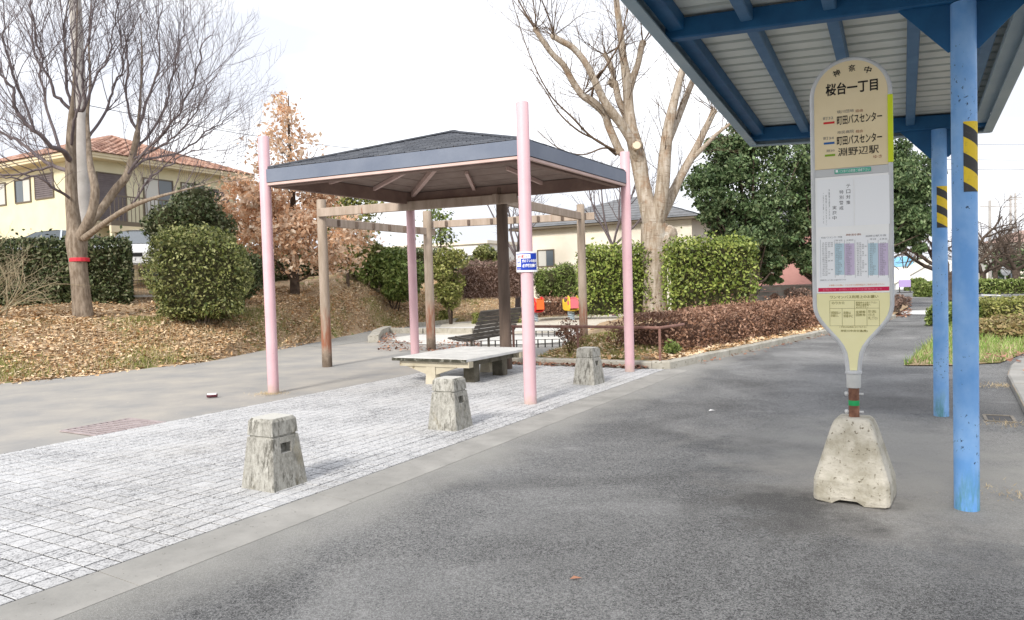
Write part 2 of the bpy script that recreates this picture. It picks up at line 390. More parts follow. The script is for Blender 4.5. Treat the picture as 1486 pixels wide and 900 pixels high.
def blue_paint(name, a, b, specks=True):
    t = NT(name); v = t.coord('pos', (1, 1, .8))
    c = t.ramp(t.noise(v, 5, 5, .6), [(.35, a), (.7, b)])
    if specks:
        k = t.ramp(t.math('ADD', t.noise(v, 38, 3, .7), t.math('MULTIPLY', t.noise(v, 2.5, 2), .35)), [(.83, (0, 0, 0)), (.88, (1, 1, 1))])
        c = t.mix(k, c, (.03, .06, .13))
        al = t.noise(t.coord('pos', (9, 9, 1.6)), 1.6, 5, .7)
        z = t.n("ShaderNodeSeparateXYZ"); t.l(t.n("ShaderNodeNewGeometry").outputs["Position"], z.inputs[0])
        zf = t.ramp(z.outputs[2], [(0, (1, 1, 1)), (.32, (.0, .0, .0))])
        k2 = t.math('MULTIPLY', t.ramp(al, [(.46, (0, 0, 0)), (.62, (1, 1, 1))]), zf)
        c = t.mix(k2, c, (.09, .26, .24))
    return t.done(c, .5, .35, 0, t.noise(v, 60, 4), .12, .004)
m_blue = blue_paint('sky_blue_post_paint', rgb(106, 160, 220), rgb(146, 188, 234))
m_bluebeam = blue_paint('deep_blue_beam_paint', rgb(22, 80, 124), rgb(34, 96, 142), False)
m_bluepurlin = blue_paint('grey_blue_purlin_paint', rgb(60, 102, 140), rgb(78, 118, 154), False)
m_deck = mat('grey_green_roof_sheet', (.60, .64, .60), (.69, .73, .69), 3, .6, .3)
m_shfascia = mat('faded_blue_grey_fascia', (.26, .36, .43), (.36, .45, .50), 2, .55, .35)
m_alu = mat('dull_aluminium', (.52, .53, .54), (.62, .63, .63), 8, .45, .4)
m_ivory = mat('ivory_sign_panel', (.77, .64, .40), (.82, .69, .45), 3, .55, .3)
m_signgrey = mat('grey_sign_band', (.56, .57, .57), None, 3, .5)
m_signwhite = mat('white_notice_sheet', (.87, .875, .86), (.90, .90, .895), 4, .4, .4)
m_signpaper = mat('white_timetable_sheet', (.86, .875, .89), None, 4, .4, .4)
m_signyellow = mat('pale_yellow_sign_panel', (.84, .79, .44), (.88, .83, .49), 3, .5)
m_lime = mat('lime_reflector', (.62, .72, .015), None, 3, .4)
def flat(name, c, rough=.6): return NT(name).done(c, rough, .25)
m_black = flat('black_print', (.018, .016, .015)); m_greyprint = flat('grey_print', (.16, .16, .17))
m_red = flat('red_print', (.62, .03, .035)); m_bluep = flat('blue_print', (.02, .12, .36)); m_greenp = flat('green_print', (.20, .36, .02))
m_teal = flat('teal_label', (.09, .42, .30)); m_crimson = flat('crimson_label', (.62, .02, .085)); m_orange = flat('orange_print', (.70, .30, .12))
m_cblue = flat('light_blue_print', (.50, .66, .74)); m_cpurp = flat('lilac_print', (.58, .50, .66)); m_wht = flat('white_print', (.85, .85, .86))
m_olive = flat('olive_print', (.20, .17, .03)); m_brownp = flat('brown_print', (.30, .10, .06)); m_signblue = flat('strong_blue_print', (.012, .05, .40))
m_rust = mat('rusty_steel', (.10, .045, .03), (.28, .14, .09), 14, .75, .3, 0, .4)
m_greenband = flat('green_tape', (.02, .32, .10)); m_cement = mat('white_cement_collar', (.55, .56, .54), (.66, .66, .64), 9, .8)
def hazard_mat():
    t = NT('black_yellow_hazard_tape'); uv = t.n("ShaderNodeTexCoord").outputs["UV"]
    s = t.n("ShaderNodeSeparateXYZ"); t.l(uv, s.inputs[0])
    f = t.math('FRACT', t.math('ADD', t.math('MULTIPLY', s.outputs[1], 1.0), t.math('MULTIPLY', s.outputs[0], .38)))
    c = t.ramp(f, [(0, (.05, .05, .05)), (.45, (.78, .56, .035))], 'CONSTANT')
    d = t.ramp(t.noise(t.coord('pos'), 45, 4, .7), [(.55, (0, 0, 0)), (.75, (.5, .5, .5))])
    return t.done(t.mix(d, c, (.12, .115, .10)), .6, .3)
m_hazard = hazard_mat()
m_bark = mat('grey_brown_bark', (.17, .13, .095), (.36, .30, .24), 6, .9, .15, 0, 1.0, 'pos', stretch=(3, 3, .8))
m_twig = mat('mauve_grey_twig', (.115, .095, .10), (.185, .155, .16), 6, .85, .15, 0, 0, 'pos')
def pollard_bark():
    t = NT('pale_pollard_bark'); v = t.coord('pos'); hv = t.coord('pos', (1.2, 1.2, 7)); vv = t.coord('pos', (5, 5, .7))
    c = t.ramp(t.noise(vv, 2.2, 6, .65), [(.32, (.22, .17, .12)), (.5, (.40, .335, .265)), (.7, (.56, .50, .43))])
    c = t.mix(t.ramp(t.noise(hv, 3.2, 5, .7), [(.56, (0, 0, 0)), (.66, (.8, .8, .8))]), c, (.17, .12, .085))
    c = t.mix(t.ramp(t.noise(v, 2.1, 5, .7), [(.52, (0, 0, 0)), (.70, (.7, .7, .7))]), c, (.30, .17, .09))
    c = t.mix(t.ramp(t.noise(v, 3.4, 4, .6), [(.58, (0, 0, 0)), (.70, (.6, .6, .6))]), c, (.55, .54, .50))
    return t.done(c, .9, .15, 0, t.noise(hv, 9, 5, .7), 1.0, .03)
m_barkpale = pollard_bark()
m_twigbr = mat('brown_twig', (.10, .07, .05), (.17, .12, .085), 6, .85, .15, 0, 0, 'pos')
m_shrubtwig = mat('straw_twig', (.30, .25, .16), (.42, .36, .25), 6, .85, .15, 0, 0, 'pos')
m_darktwig = mat('dark_bark', (.06, .045, .035), (.13, .10, .08), 6, .9, .1, 0, .5, 'pos')
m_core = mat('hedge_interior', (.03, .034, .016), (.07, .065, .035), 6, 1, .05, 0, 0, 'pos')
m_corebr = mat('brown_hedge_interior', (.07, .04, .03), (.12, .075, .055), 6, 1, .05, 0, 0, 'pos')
g1 = lambda *c: [tuple(x) for x in c]
m_lf_dark = leafmat('dark_hedge_leaf', g1((.034, .055, .018), (.075, .105, .036), (.12, .145, .06), (.26, .26, .16)))
m_lf_cam = leafmat('glossy_shrub_leaf', g1((.05, .07, .018), (.12, .145, .034), (.22, .235, .075), (.32, .32, .14)))
m_lf_mid = leafmat('mid_green_leaf', g1((.08, .125, .025), (.16, .22, .05), (.28, .33, .11)))
m_lf_lime = leafmat('yellow_green_leaf', g1((.12, .14, .03), (.22, .24, .06), (.34, .32, .12)))
m_lf_hedge = leafmat('trimmed_hedge_leaf', g1((.09, .135, .024), (.20, .265, .05), (.36, .40, .11)))
m_lf_ever = leafmat('evergreen_leaf', g1((.04, .075, .028), (.08, .135, .052), (.145, .215, .09), (.24, .30, .15)))
m_lf_brown = leafmat('dry_brown_oak_leaf', g1((.62, .36, .20), (.78, .52, .34), (.86, .66, .49), (.90, .77, .62)), trans=.4)
m_lf_red = leafmat('russet_hedge_leaf', g1((.15, .08, .052), (.29, .155, .10), (.44, .275, .19)))
m_lf_rtop = leafmat('purplish_twig_leaf', g1((.15, .095, .075), (.25, .17, .14), (.34, .24, .2)))
m_litter = leafmat('fallen_leaf', g1((.40, .22, .10), (.62, .41, .22), (.74, .55, .35), (.84, .69, .50)), .8, .15, .2)
m_litter2 = leafmat('dark_fallen_leaf', g1((.16, .07, .05), (.30, .15, .10), (.46, .28, .19)), .8, .15, .2)
m_grass = leafmat('winter_grass_blade', g1((.16, .19, .04), (.26, .27, .08), (.44, .38, .19)), .8, .15, .2)
m_cover = leafmat('autumn_ground_cover', g1((.14, .12, .04), (.26, .19, .08), (.36, .27, .14), (.22, .25, .07)))
m_grassg = leafmat('green_grass_blade', g1((.12, .21, .04), (.22, .33, .08), (.42, .43, .22)), .8, .15, .2)
m_straw = leafmat('dry_straw_blade', g1((.42, .31, .17), (.56, .45, .27), (.64, .54, .38)), .8, .15, .2)
m_wallcream = mat('cream_render', (.66, .62, .44), (.72, .68, .50), 1.5, .85, .2)
m_wallpale = mat('ivory_render', (.76, .71, .60), (.82, .77, .67), 1.5, .85, .2)
m_wallwhite = mat('white_render', (.70, .70, .68), (.78, .78, .76), 1.5, .85, .2)
m_wallpink = mat('salmon_render', (.50, .26, .24), (.58, .32, .29), 1.5, .85, .2)
m_wallgrey = mat('streaked_grey_block_wall', (.22, .215, .20), (.48, .47, .45), 2.2, .9, .2, 0, .3, stretch=(.4, .4, 2.5))
m_eave = mat('cream_eave', (.62, .55, .38), (.68, .60, .43), 2, .8)
m_rooftile = leafmat('terracotta_roof_tile', g1((.27, .14, .10), (.38, .22, .16), (.48, .31, .24)), .8, .2, .2)
m_roofgrey = mat('grey_slate_roof', (.15, .155, .165), (.22, .225, .235), 3, .8, .2)
m_shutter = mat('grey_brown_shutter', (.13, .11, .115), (.18, .155, .16), 3, .6)
m_frame = mat('bronze_window_frame', (.14, .115, .085), None, 3, .5)
m_glass = NT('window_glass').done((.10, .12, .14), .08, .6); m_curtain = flat('pale_curtained_pane', (.55, .55, .52), .3)
m_white = mat('white_car_paint', (.74, .75, .77), None, 3, .25, .5); m_silver = mat('silver_blue_car_paint', (.46, .52, .60), None, 3, .3, .5)
m_tyre = flat('black_rubber', (.02, .02, .02)); m_lamp = NT('headlight_glass').done((.55, .57, .6), .12, .6)
m_wire = mat('green_grey_wire', (.20, .21, .18), (.28, .29, .25), 6, .6); m_post = mat('pale_fence_post', (.55, .53, .48), (.64, .62, .57), 5, .7)
m_pole = mat('grey_concrete_pole', (.37, .35, .33), (.46, .44, .42), 3, .9, .2, 0, .2, 'pos')
m_cable = flat('black_cable', (.08, .08, .09)); m_ribbon = flat('red_ribbon', (.60, .04, .06))
m_playred = flat('red_play_panel', (.62, .03, .03), .4); m_playorange = flat('orange_play_panel', (.75, .17, .04), .4)
m_playyel = flat('yellow_play_panel', (.80, .55, .06), .4); m_playpink = flat('pink_play_panel', (.75, .16, .20), .4); m_playblue = flat('blue_play_seat', (.08, .12, .42), .4)
m_spring = flat('pale_blue_spring', (.40, .50, .58), .4)
m_gratecover = mat('rusty_grating', (.30, .25, .25), (.42, .36, .36), 6, .7)

# ================================================================== SETTING: ground, paths, kerbs
e2 = np.array([.5, .866]); n2 = np.array([-.866, .5]); O2 = np.array([-1.37, 5.82])   # paving edge frame
def pv(a, b): return O2 + e2 * a + n2 * b
poly = [(1500 * math.cos(k * math.pi / 24), 1500 * math.sin(k * math.pi / 24)) for k in range(48)]
sheet('ground', poly, -.045, m_ground)
KC = [np.array(p) for p in ((2.72, 12.82), (5.3, 15.85), (8.0, 19.0), (13.2, 25.4), (17.0, 31.5), (20.3, 37.9))]   # right kerb of the planter
a0, a1 = pv(-9, -.34), pv(7.9, -.34)
sheet('park_path', [(-45, -8), tuple(pv(-16, .02)), tuple(pv(9.5, .02)), (4, 18), (4, 40), (-45, 40)], -.012, m_pathgrey)
sheet('asphalt_path', [tuple(a0), tuple(a1)] + [tuple(p) for p in KC] + [(26, 50), (60, 140), (160, 140), (160, -8)], -.006, m_asphalt)
side = [gp(436, 502), gp(470, 504), gp(535, 494), gp(560, 482), gp(600, 474), gp(560, 472), gp(500, 483)]
sheet('side_path', [tuple(p[:2]) for p in side], -.008, m_asphalt)
# flush concrete strip between paving and asphalt, cast in lengths
strip = mesh_np('concrete_strip', [(*pv(-9, 0), -.0035), (*pv(-9, -.36), -.0045), (*pv(8, -.36), -.0045), (*pv(8, 0), -.0035)], [(0, 1, 2, 3)], m_strip); tag(strip, kind='structure')
for k in range(9):
    b_ = MB(); q = -7.0 + k * 1.67
    b_.add([(*pv(q, -.01), -.03), (*pv(q, -.39), -.03), (*pv(q + 1.663, -.39), -.03), (*pv(q + 1.663, -.01), -.03), (*pv(q, -.01), .011), (*pv(q, -.39), -.003), (*pv(q + 1.663, -.39), -.003), (*pv(q + 1.663, -.01), .011)],
           [(0, 3, 2, 1), (4, 5, 6, 7), (0, 1, 5, 4), (1, 2, 6, 5), (2, 3, 7, 6), (3, 0, 4, 7)])
    b_.build('concrete_slab', m_strip, strip)
# tile paving: bed + single tiles near, the rest joined
TS, GAP = .142, .012
bed = mesh_np('tile_paving', [(*pv(-9, 0), .0055), (*pv(8, 0), .0055), (*pv(8, 4.0), .0055), (*pv(-9, 4.0), .0055)], [(0, 1, 2, 3)], m_joint); tag(bed, kind='structure')
h = TS / 2 - GAP / 2
tb = MB().loops([[(-h, -h, -.02), (h, -h, -.02), (h, h, -.02), (-h, h, -.02)], [(-h, -h, -.002), (h, -h, -.002), (h, h, -.002), (-h, h, -.002)], [(-h + .0015, -h + .0015, .0), (h - .0015, -h + .0015, .0), (h - .0015, h - .0015, .0), (-h + .0015, h - .0015, .0)]], False)
tile_me = None; cand = []
for i in range(-60, 56):
    for j in range(28):
        p = pv((i + .5) * TS, (j + .5) * TS)
        if p[1] < -1.5: continue
        vis = p[1] > 2.2 and 743 + p[0] / p[1] * 1073 > -60
        cand.append(((0 if vis else 100) + p[1] * 1.0 + abs(p[0]) * .15, p[0], p[1], i, j))
cand.sort()
th = math.atan2(e2[1], e2[0])
far = MB()
for k, (_, x, y, i, j) in enumerate(cand):
    zz = .011 + random.uniform(-.0015, .0015)
    if k < 300:
        if tile_me is None:
            o = tb.build('paving_tile', m_tile, bed); tile_me = o.data
        else:
            o = bpy.data.objects.new('paving_tile', tile_me); COL.objects.link(o); o.parent = bed
        o.location = (x, y, zz); o.rotation_euler = (random.uniform(-.006, .006), random.uniform(-.006, .006), th)
    else:
        Mx = Matrix.Translation((x, y, zz)) @ Matrix.Rotation(th + random.uniform(-.006, .006), 4, 'Z')
        far.add([tuple(Mx @ Vector(p)) for p in tb.v], tb.f)
tag(far.build('paving_tile', m_tile, bed), kind='stuff')

# kerb stones
def kerb(name, pts, wdt=.15, ht=.13, length=.9, material=None):
    """row of separate kerb stones along a polyline, inner side to the left"""
    P = [np.array(p[:2], float) for p in pts]
    root = None; stones = []
    for a, b in zip(P[:-1], P[1:]):
        L = np.linalg.norm(b - a); n = max(1, round(L / length)); d = (b - a) / L; q = np.array([-d[1], d[0]])
        for k in range(n):
            s0 = a + d * (L * k / n + .005); s1 = a + d * (L * (k + 1) / n - .005)
            dz = random.uniform(-.006, .006); top = ht + dz
            c0, c1, c2, c3 = s0, s1, s1 + q * wdt, s0 + q * wdt
            i0, i1 = s0 + q * .02, s1 + q * .02
            m = MB().loops([[(*c0, -.04), (*c1, -.04), (*c2, -.04), (*c3, -.04)], [(*c0, top - .02), (*c1, top - .02), (*c2, top), (*c3, top)], [(*i0, top), (*i1, top), (*c2, top + .001), (*c3, top + .001)]], False)
            stones.append(m)
    for k, m in enumerate(stones):
        if k == 0:
            root = tag(m.build(name, material or m_kerb), kind='structure')
        else: m.build('kerb_stone', material or m_kerb, root)
    return root
kerb('planter_kerb', [pv(8.0, 3.4), pv(8.0, .25), KC[0] + np.array([-.05, -.03])][:2] + KC[:4])

# ---- leafy bank at the left
BB = [gp(-420, 600), gp(-150, 572), gp(0, 556), gp(150, 541), gp(300, 524), gp(400, 508), gp(450, 494)]
bx = np.array([-60.] + [p[0] for p in BB] + [-5.2, -3.0, 0.0, 4.0, 9.0]); by = np.array([4.0] + [p[1] for p in BB] + [27.5, 31.0, 33.0, 34.0, 36.0])
srt = np.argsort(bx); bx, by = bx[srt], by[srt]
def bank_z(x, y):
    x = np.asarray(x, float); y = np.asarray(y, float)
    d = (y - np.interp(x, bx, by)) * .86
    z = np.interp(d, [-1, 0, .4, 3, 4.7, 7, 10, 14, 40], [-.12, -.02, .07, .58, .93, 1.2, 1.62, 2.1, 2.3])
    f = (1 - smoothstep(-3.2, 4.5, x)) * (1 + .22 * smoothstep(-9.5, -5, x))
    return np.where(d > 0, z * f - .03 * (1 - f), z)
gx = np.linspace(-48, 6, 150); gy = np.linspace(8, 62, 150)
X, Y = np.meshgrid(gx, gy); Z = bank_z(X, Y)
bump_ = np.array([[math.sin(x * 2.1 + y * .7) * math.cos(y * 1.7 - x * .4) for x in gx] for y in gy]) * .035
Z = Z + np.where(Z > .15, bump_, 0)
idx = np.arange(150 * 150).reshape(150, 150)
Fq = np.stack([idx[:-1, :-1], idx[:-1, 1:], idx[1:, 1:], idx[1:, :-1]], -1).reshape(-1, 4)
keep = (Z.ravel()[Fq] > -.09).any(1)
tag(mesh_np('leafy_bank', np.stack([X, Y, Z], -1).reshape(-1, 3), Fq[keep], m_soil, None, True), kind='structure')
def scatter_bank(n, dmin, dmax, xr, power=1.0):
    x = rng.uniform(*xr, n); d = dmin + (dmax - dmin) * rng.uniform(0, 1, n) ** power
    y = np.interp(x, bx, by) + d / .86
    return np.stack([x, y, bank_z(x, y)], 1)
def litter(name, P, size, material, lift=.02):
    P = P.copy(); P[:, 2] += lift + rng.uniform(0, .05, len(P))
    o = leaves(name, P, size, material, aspect=.62, flat=.72); return tag(o, kind='stuff')
P = np.concatenate([scatter_bank(46000, -.15, 6.5, (-15, -3)), scatter_bank(12000, 5.5, 9.5, (-17, -7)), scatter_bank(20000, .2, 10, (-9, 1.5)), scatter_bank(2200, -.9, .1, (-14, -3), .35)])
k_ = np.array([math.sin(p[0] * 1.3 + 2) * math.sin(p[1] * 1.1 + p[0] * .4) for p in P]) + rng.normal(size=len(P)) * .35
P = P[k_ > -.6]; litter('fallen_leaves', P[::3], .10, m_litter); litter('fallen_leaves', P[1::3], .07, m_litter); litter('fallen_leaves', P[2::3], .06, m_litter)
def blades(name, P, ht, material, wd=.02, lean=.4):
    n = len(P); d = rng.normal(size=(n, 3)) * lean; d[:, 2] = 1; d /= np.linalg.norm(d, axis=1)[:, None]
    L = (ht * rng.uniform(.5, 1.2, n))[:, None]; x = rng.normal(size=(n, 3)); x[:, 2] = 0; x /= np.linalg.norm(x, axis=1)[:, None]
    V = np.stack([P - x * wd / 2, P + x * wd / 2, P + d * L + rng.normal(size=(n, 3)) * L * .12], 1).reshape(-1, 3)
    return tag(mesh_np(name, V, np.arange(3 * n).reshape(n, 3), material), kind='stuff')
P = np.concatenate([scatter_bank(20000, .2, 10, (-9, 2)), scatter_bank(12000, .0, 5, (-15, -5))]); blades('bank_straw', P, .11, m_straw, .02)
P = scatter_bank(52000, .1, 4.8, (-14, -1.5))
k_ = np.array([math.sin(p[0] * 1.3 + 2) * math.sin(p[1] * 1.1 + p[0] * .4) for p in P]) + rng.normal(size=len(P)) * .3
blades('bank_grass', P[k_ < -.25], .12, m_grass, .022)
# ---- planter mound
KP = np.array([p for p in KC]); KL = np.concatenate([[0], np.cumsum(np.linalg.norm(np.diff(KP, axis=0), axis=1))])
def planter_pt(s, t):
    s = np.asarray(s, float); t = np.asarray(t, float)
    x = np.interp(s, KL, KP[:, 0]); y = np.interp(s, KL, KP[:, 1])
    x2 = np.interp(s + .3, KL, KP[:, 0]); y2 = np.interp(s + .3, KL, KP[:, 1])
    return x - .82 * t, y + .57 * t
def mound_z(s, t):
    s = np.asarray(s, float); W_ = 3.1 + np.minimum(s, 9) * .42
    return .10 + .36 * smoothstep(.2, 3.5, t) * smoothstep(.3, 6, s) - .7 * smoothstep(.86, 1.1, t / W_) + .03 * np.sin(s * 3) * np.sin(t * 2.3)
ss = np.linspace(.12, 28, 90); tt = np.linspace(.1, 8.0, 40)
Sg, Tg = np.meshgrid(ss, tt); Xg, Yg = planter_pt(Sg, Tg); Zg = mound_z(Sg, Tg)
idx = np.arange(90 * 40).reshape(40, 90)
Fq = np.stack([idx[:-1, :-1], idx[:-1, 1:], idx[1:, 1:], idx[1:, :-1]], -1).reshape(-1, 4)
tag(mesh_np('planter_soil', np.stack([Xg, Yg, Zg], -1).reshape(-1, 3), Fq, m_soil, None, True), kind='structure')
def scatter_planter(n, s0, s1, t0, t1):
    s = rng.uniform(s0, s1, n); t = rng.uniform(t0, t1, n); x, y = planter_pt(s, t)
    z = mound_z(s, t); k = z > 0
    return np.stack([x, y, z], 1)[k]
litter('planter_leaves', np.concatenate([scatter_planter(1500, .15, 3, .15, 3.4), scatter_planter(2600, .2, 16, .12, .6), scatter_planter(500, 3, 14, .6, 5)]), .09, m_litter)
blades('planter_grass', np.concatenate([scatter_planter(6500, .2, 4.5, .9, 3.6), scatter_planter(1200, 8, 18, 5, 8)]), .11, m_grass, .018)
# gutter leaves against kerbs and steps
P = np.stack([np.append(rng.uniform(0, 1, 260) * 2.8 + .3, []), rng.normal(size=260) * .05], 1)
P = np.array([[*(pv(7.94, a) + e2 * -abs(b)), .015] for a, b in P])
litter('gutter_leaves', P, .085, m_litter2, .012)
P = np.array([[*(planter_pt(s, -.07 - abs(rng.normal()) * .09)), .004] for s in rng.uniform(.5, 15, 150)])
litter('kerbside_leaves', P, .07, m_litter2, .008)
# ---- right hand planter with kerb and grass island
RK = [gp(1520, 660), gp(1497, 622), gp(1478, 583), gp(1462, 552), gp(1466, 538), gp(1486, 520), gp(1560, 490)]
RKp = [p[:2] for p in RK]
kerb('corner_kerb', RKp[::-1], .2, .09, .8, m_strip)
sheet('corner_soil', [tuple(p) for p in RKp] + [(12.5, 12.5), (11, 8), (7, 5)], .07, m_soil)
P = np.stack([rng.uniform(5, 12, 3000), rng.uniform(5, 13, 3000), np.full(3000, .075)], 1)
P = P[(P[:, 0] > np.interp(P[:, 1], [p[1] for p in RKp[:5]], [p[0] for p in RKp[:5]]) + .25)]
litter('corner_leaves', P, .09, m_litter2, .01)
isl = [gp(1312, 531), gp(1380, 531), gp(1452, 527), gp(1490, 512), gp(1560, 487)]
IS = [tuple(p[:2]) for p in isl] + [(21, 17.5), (25.5, 27.0), (18.2, 28.0), (17.2, 28.2)]
sheet('grass_island', IS, .012, m_soil)
def in_poly(P, poly):
    x, y = P[:, 0], P[:, 1]; c = np.zeros(len(P), bool); n = len(poly)
    for i in range(n):
        x0, y0 = poly[i]; x1, y1 = poly[(i + 1) % n]
        with np.errstate(divide='ignore', invalid='ignore'):
            c ^= ((y0 > y) != (y1 > y)) & (x < (x1 - x0) * (y - y0) / (y1 - y0 + 1e-12) + x0)
    return c
P = np.stack([rng.uniform(6, 26, 90000), rng.uniform(11, 29, 90000), np.full(90000, .012)], 1); P = P[in_poly(P, IS)]
dy = P[:, 1] - np.interp(P[:, 0], [6.5, 8, 10, 20], [12.4, 12.2, 12.9, 17])
blades('island_grass', P[(dy > -.6) & (rng.uniform(0, 1, len(P)) < np.clip(1.1 - dy / 26, .1, 1))], .17, m_grassg, .02, .6)
k = (np.abs(dy) < 1.1) & (P[:, 0] > 7.6)
blades('dry_grass', P[k][::2], .16, m_straw, .016, 1.0)
# weeds in the joints of the paving and kerb
def weeds(name, c, n, r, ht, material=m_straw):
    P = np.array(c) + np.stack([rng.normal(size=n) * r, rng.normal(size=n) * r * .8, np.zeros(n)], 1)
    return blades(name, P, ht * .75, material, .006, 1.4)
weeds('joint_weeds', gp(1448, 560), 260, .16, .07); weeds('joint_weeds', gp(1462, 616), 90, .12, .06); weeds('joint_weeds', gp(1452, 714), 120, .16, .05)
# white line across the path, road marks
wl = [gp(1296, 451), gp(1296, 456), gp(1424, 456), gp(1424, 450)]
sheet('road_marking', [tuple(p[:2]) for p in wl], -.002, m_signwhite)
for q in ((1424, 427.5, 1452, 1.2), (1466, 432, 1486, 1.4)):
    a = [gp(q[0], q[1]), gp(q[2], q[1] + .7), gp(q[2], q[1] + .7 + q[3]), gp(q[0], q[1] + q[3])]
    sheet('road_marking', [tuple(p[:2]) for p in a], -.002, m_signwhite)
# pale play ground behind the planter
sheet('play_ground', [(-2.5, 22.5), (5, 24), (8, 34), (5, 36), (-3, 33)], .0, m_sand)
# low kerbs and pale slabs beside the pergola
kerb('low_wall', [gp(534, 497), gp(541, 488), gp(556, 482)][::-1], .3, .2, .9)
kerb('edging_kerb', [gp(690, 483), gp(620, 483), gp(556, 482)], .25, .16, 1.0)
kerb('inner_kerb', [gp(690, 462), gp(640, 470), gp(600, 474)], .2, .14, 1.2)
sheet('pale_slab', [tuple(gp(*p)[:2]) for p in ((560, 492), (600, 500), (760, 500), (830, 496), (820, 488), (700, 486), (600, 486))], .004, m_bollard_top)
sheet('pale_slab', [tuple(gp(*p)[:2]) for p in ((570, 481), (690, 482), (830, 480), (800, 473), (700, 474), (600, 476))], .006, m_bollard_top)
P = np.array([gp(rng.uniform(548, 700), rng.uniform(496, 510)) for _ in range(500)]); litter('pergola_leaves', P, .085, m_litter2, .01)
P = np.array([gp(rng.uniform(545, 575) , rng.uniform(484, 496)) for _ in range(160)]); litter('pergola_leaves', P, .085, m_litter2, .02)

# ================================================================== GAZEBO
A_ = gp(397, 570)[:2]; B_ = gp(770, 587)[:2]; C_ = gp(914, 540)[:2]; D_ = A_ + C_ - B_
G = (A_ + C_) / 2
gz = empty('gazebo', (*G, 0), 'open four-post shelter with dark hipped roof and pale pink posts', 'gazebo')
def loc(p, z): return np.array([p[0] - G[0], p[1] - G[1], z])
ZE, ZF, ZA = 3.16, 3.375, 3.985
gaz_posts = []
for p, zt in ((A_, 3.88), (B_, 3.85), (C_, 3.72), (D_, 3.15)):
    m = MB(); q = p - G
    m.loops([[(q[0] + r * math.cos(k * math.pi / 6 + .2), q[1] + r * math.sin(k * math.pi / 6 + .2), z) for k in range(12)] for r, z in ((.083, -.03), (.083, zt - .012), (.074, zt))])
    gaz_posts.append(m.build('post', m_pink, gz, True))
cor = [A_ - G, B_ - G, C_ - G, D_ - G]
ex = [q * 1.0 for q in cor]
# shingled roof: courses of separate shingles, joined
m = MB(); NR = 17
for s in range(4):
    a, b = ex[s] * 1.014, ex[(s + 1) % 4] * 1.014
    for r in range(NR):
        t0, t1 = r / NR, (r + 1.18) / NR
        t1 = min(t1, .995)
        L = np.linalg.norm(b - a) * (1 - t0); n = max(1, int(L / .25)); off = .5 if r % 2 else 0
        for k in range(-1, n + 1):
            u0, u1 = (k + off) / n, (k + off + .96) / n
            u0, u1 = max(0, u0), min(1, u1)
            if u1 - u0 < .02: continue
            lift = .012 + rng.uniform(0, .004)
            def pt(u, t, dz): q = (a + (b - a) * u) * (1 - t); return (q[0], q[1], ZF + .01 + (ZA - ZF) * t + dz)
            V = [pt(u0, t0, lift), pt(u1, t0, lift), pt(u1, t1, .003), pt(u0, t1, .003), pt(u0, t0, lift - .011), pt(u1, t0, lift - .011)]
            m.add(V, [(0, 1, 2, 3), (4, 5, 1, 0)])
sh = m.build('shingle', m_shingle, gz); tag(sh, kind='stuff')
m = MB()
for q in ex:
    a = np.array([q[0] * .985, q[1] * .985, ZF + .035]); m.bar(a, (0, 0, ZA + .03), .13, .022)
m.build('hip_cap', m_shingle, gz)
m = MB(); o4 = [(q[0] * 1.01, q[1] * 1.01, ZF) for q in ex]; m.add(o4 + [(0, 0, ZA - .02)], [(0, 1, 4), (1, 2, 4), (2, 3, 4), (3, 0, 4)]); m.build('roof_underlay', m_soffit, gz)
for s in range(4):
    a, b = ex[s], ex[(s + 1) % 4]; d = (b - a) / np.linalg.norm(b - a); nrm = np.array([d[1], -d[0]])
    if nrm @ (a + b) < 0: nrm = -nrm
    o = MB().bar((*(a + nrm * .03), (ZE + ZF) / 2 + .012), (*(b + nrm * .03), (ZE + ZF) / 2 + .012), .03, ZF - ZE - .02).build('fascia_board', m_fascia, gz)
    MB().bar((*(a + nrm * .01), ZE - .005), (*(b + nrm * .01), ZE - .005), .05, .035).build('eave_trim', m_rafter, gz)
    MB().bar((*(a * .955), ZE + .065), (*(b * .955), ZE + .065), .09, .215).build('perimeter_beam', m_brownbeam, gz)
    # ceiling boards of this side
    zi = ZE + .17
    for r in range(7):
        t0, t1 = r / 7 + .004, (r + 1) / 7 - .004
        V = []
        for t in (t0, t1):
            for u in (0, 1):
                q = (a + (b - a) * u) * .965 * (1 - t); V.append((q[0], q[1], zi + (ZA - .16 - zi) * t))
        m2 = MB().add([V[0], V[1], V[3], V[2]] + [(x, y, z + .012) for x, y, z in (V[0], V[1], V[3], V[2])], [(0, 1, 2, 3), (7, 6, 5, 4), (0, 4, 5, 1), (2, 6, 7, 3)])
        m2.build('ceiling_board', m_soffit, gz)
    q = a * .94; MB().bar((q[0], q[1], zi - .035), (0, 0, ZA - .20), .075, .085).build('hip_rafter', m_rafter, gz)
    for f in (1 / 3, 2 / 3):
        q = (a + (b - a) * f) * .94; c = q * .36 if abs(f - .5) < .1 else q * .5
        t = .42; e = q * (1 - t); MB().bar((q[0], q[1], zi - .025), (e[0], e[1], zi - .03 + (ZA - .16 - zi) * t), .055, .06).build('jack_rafter', m_rafter, gz)
MB().lathe([(.10, -.02), (.10, .14), (.03, .16)], 8, (0, 0, ZA - .24)).build('king_post', m_rafter, gz)
# dried grass at the foot of the left pillar
weeds('dry_tuft', (A_[0] - .02, A_[1] - .1, 0), 420, .13, .06)

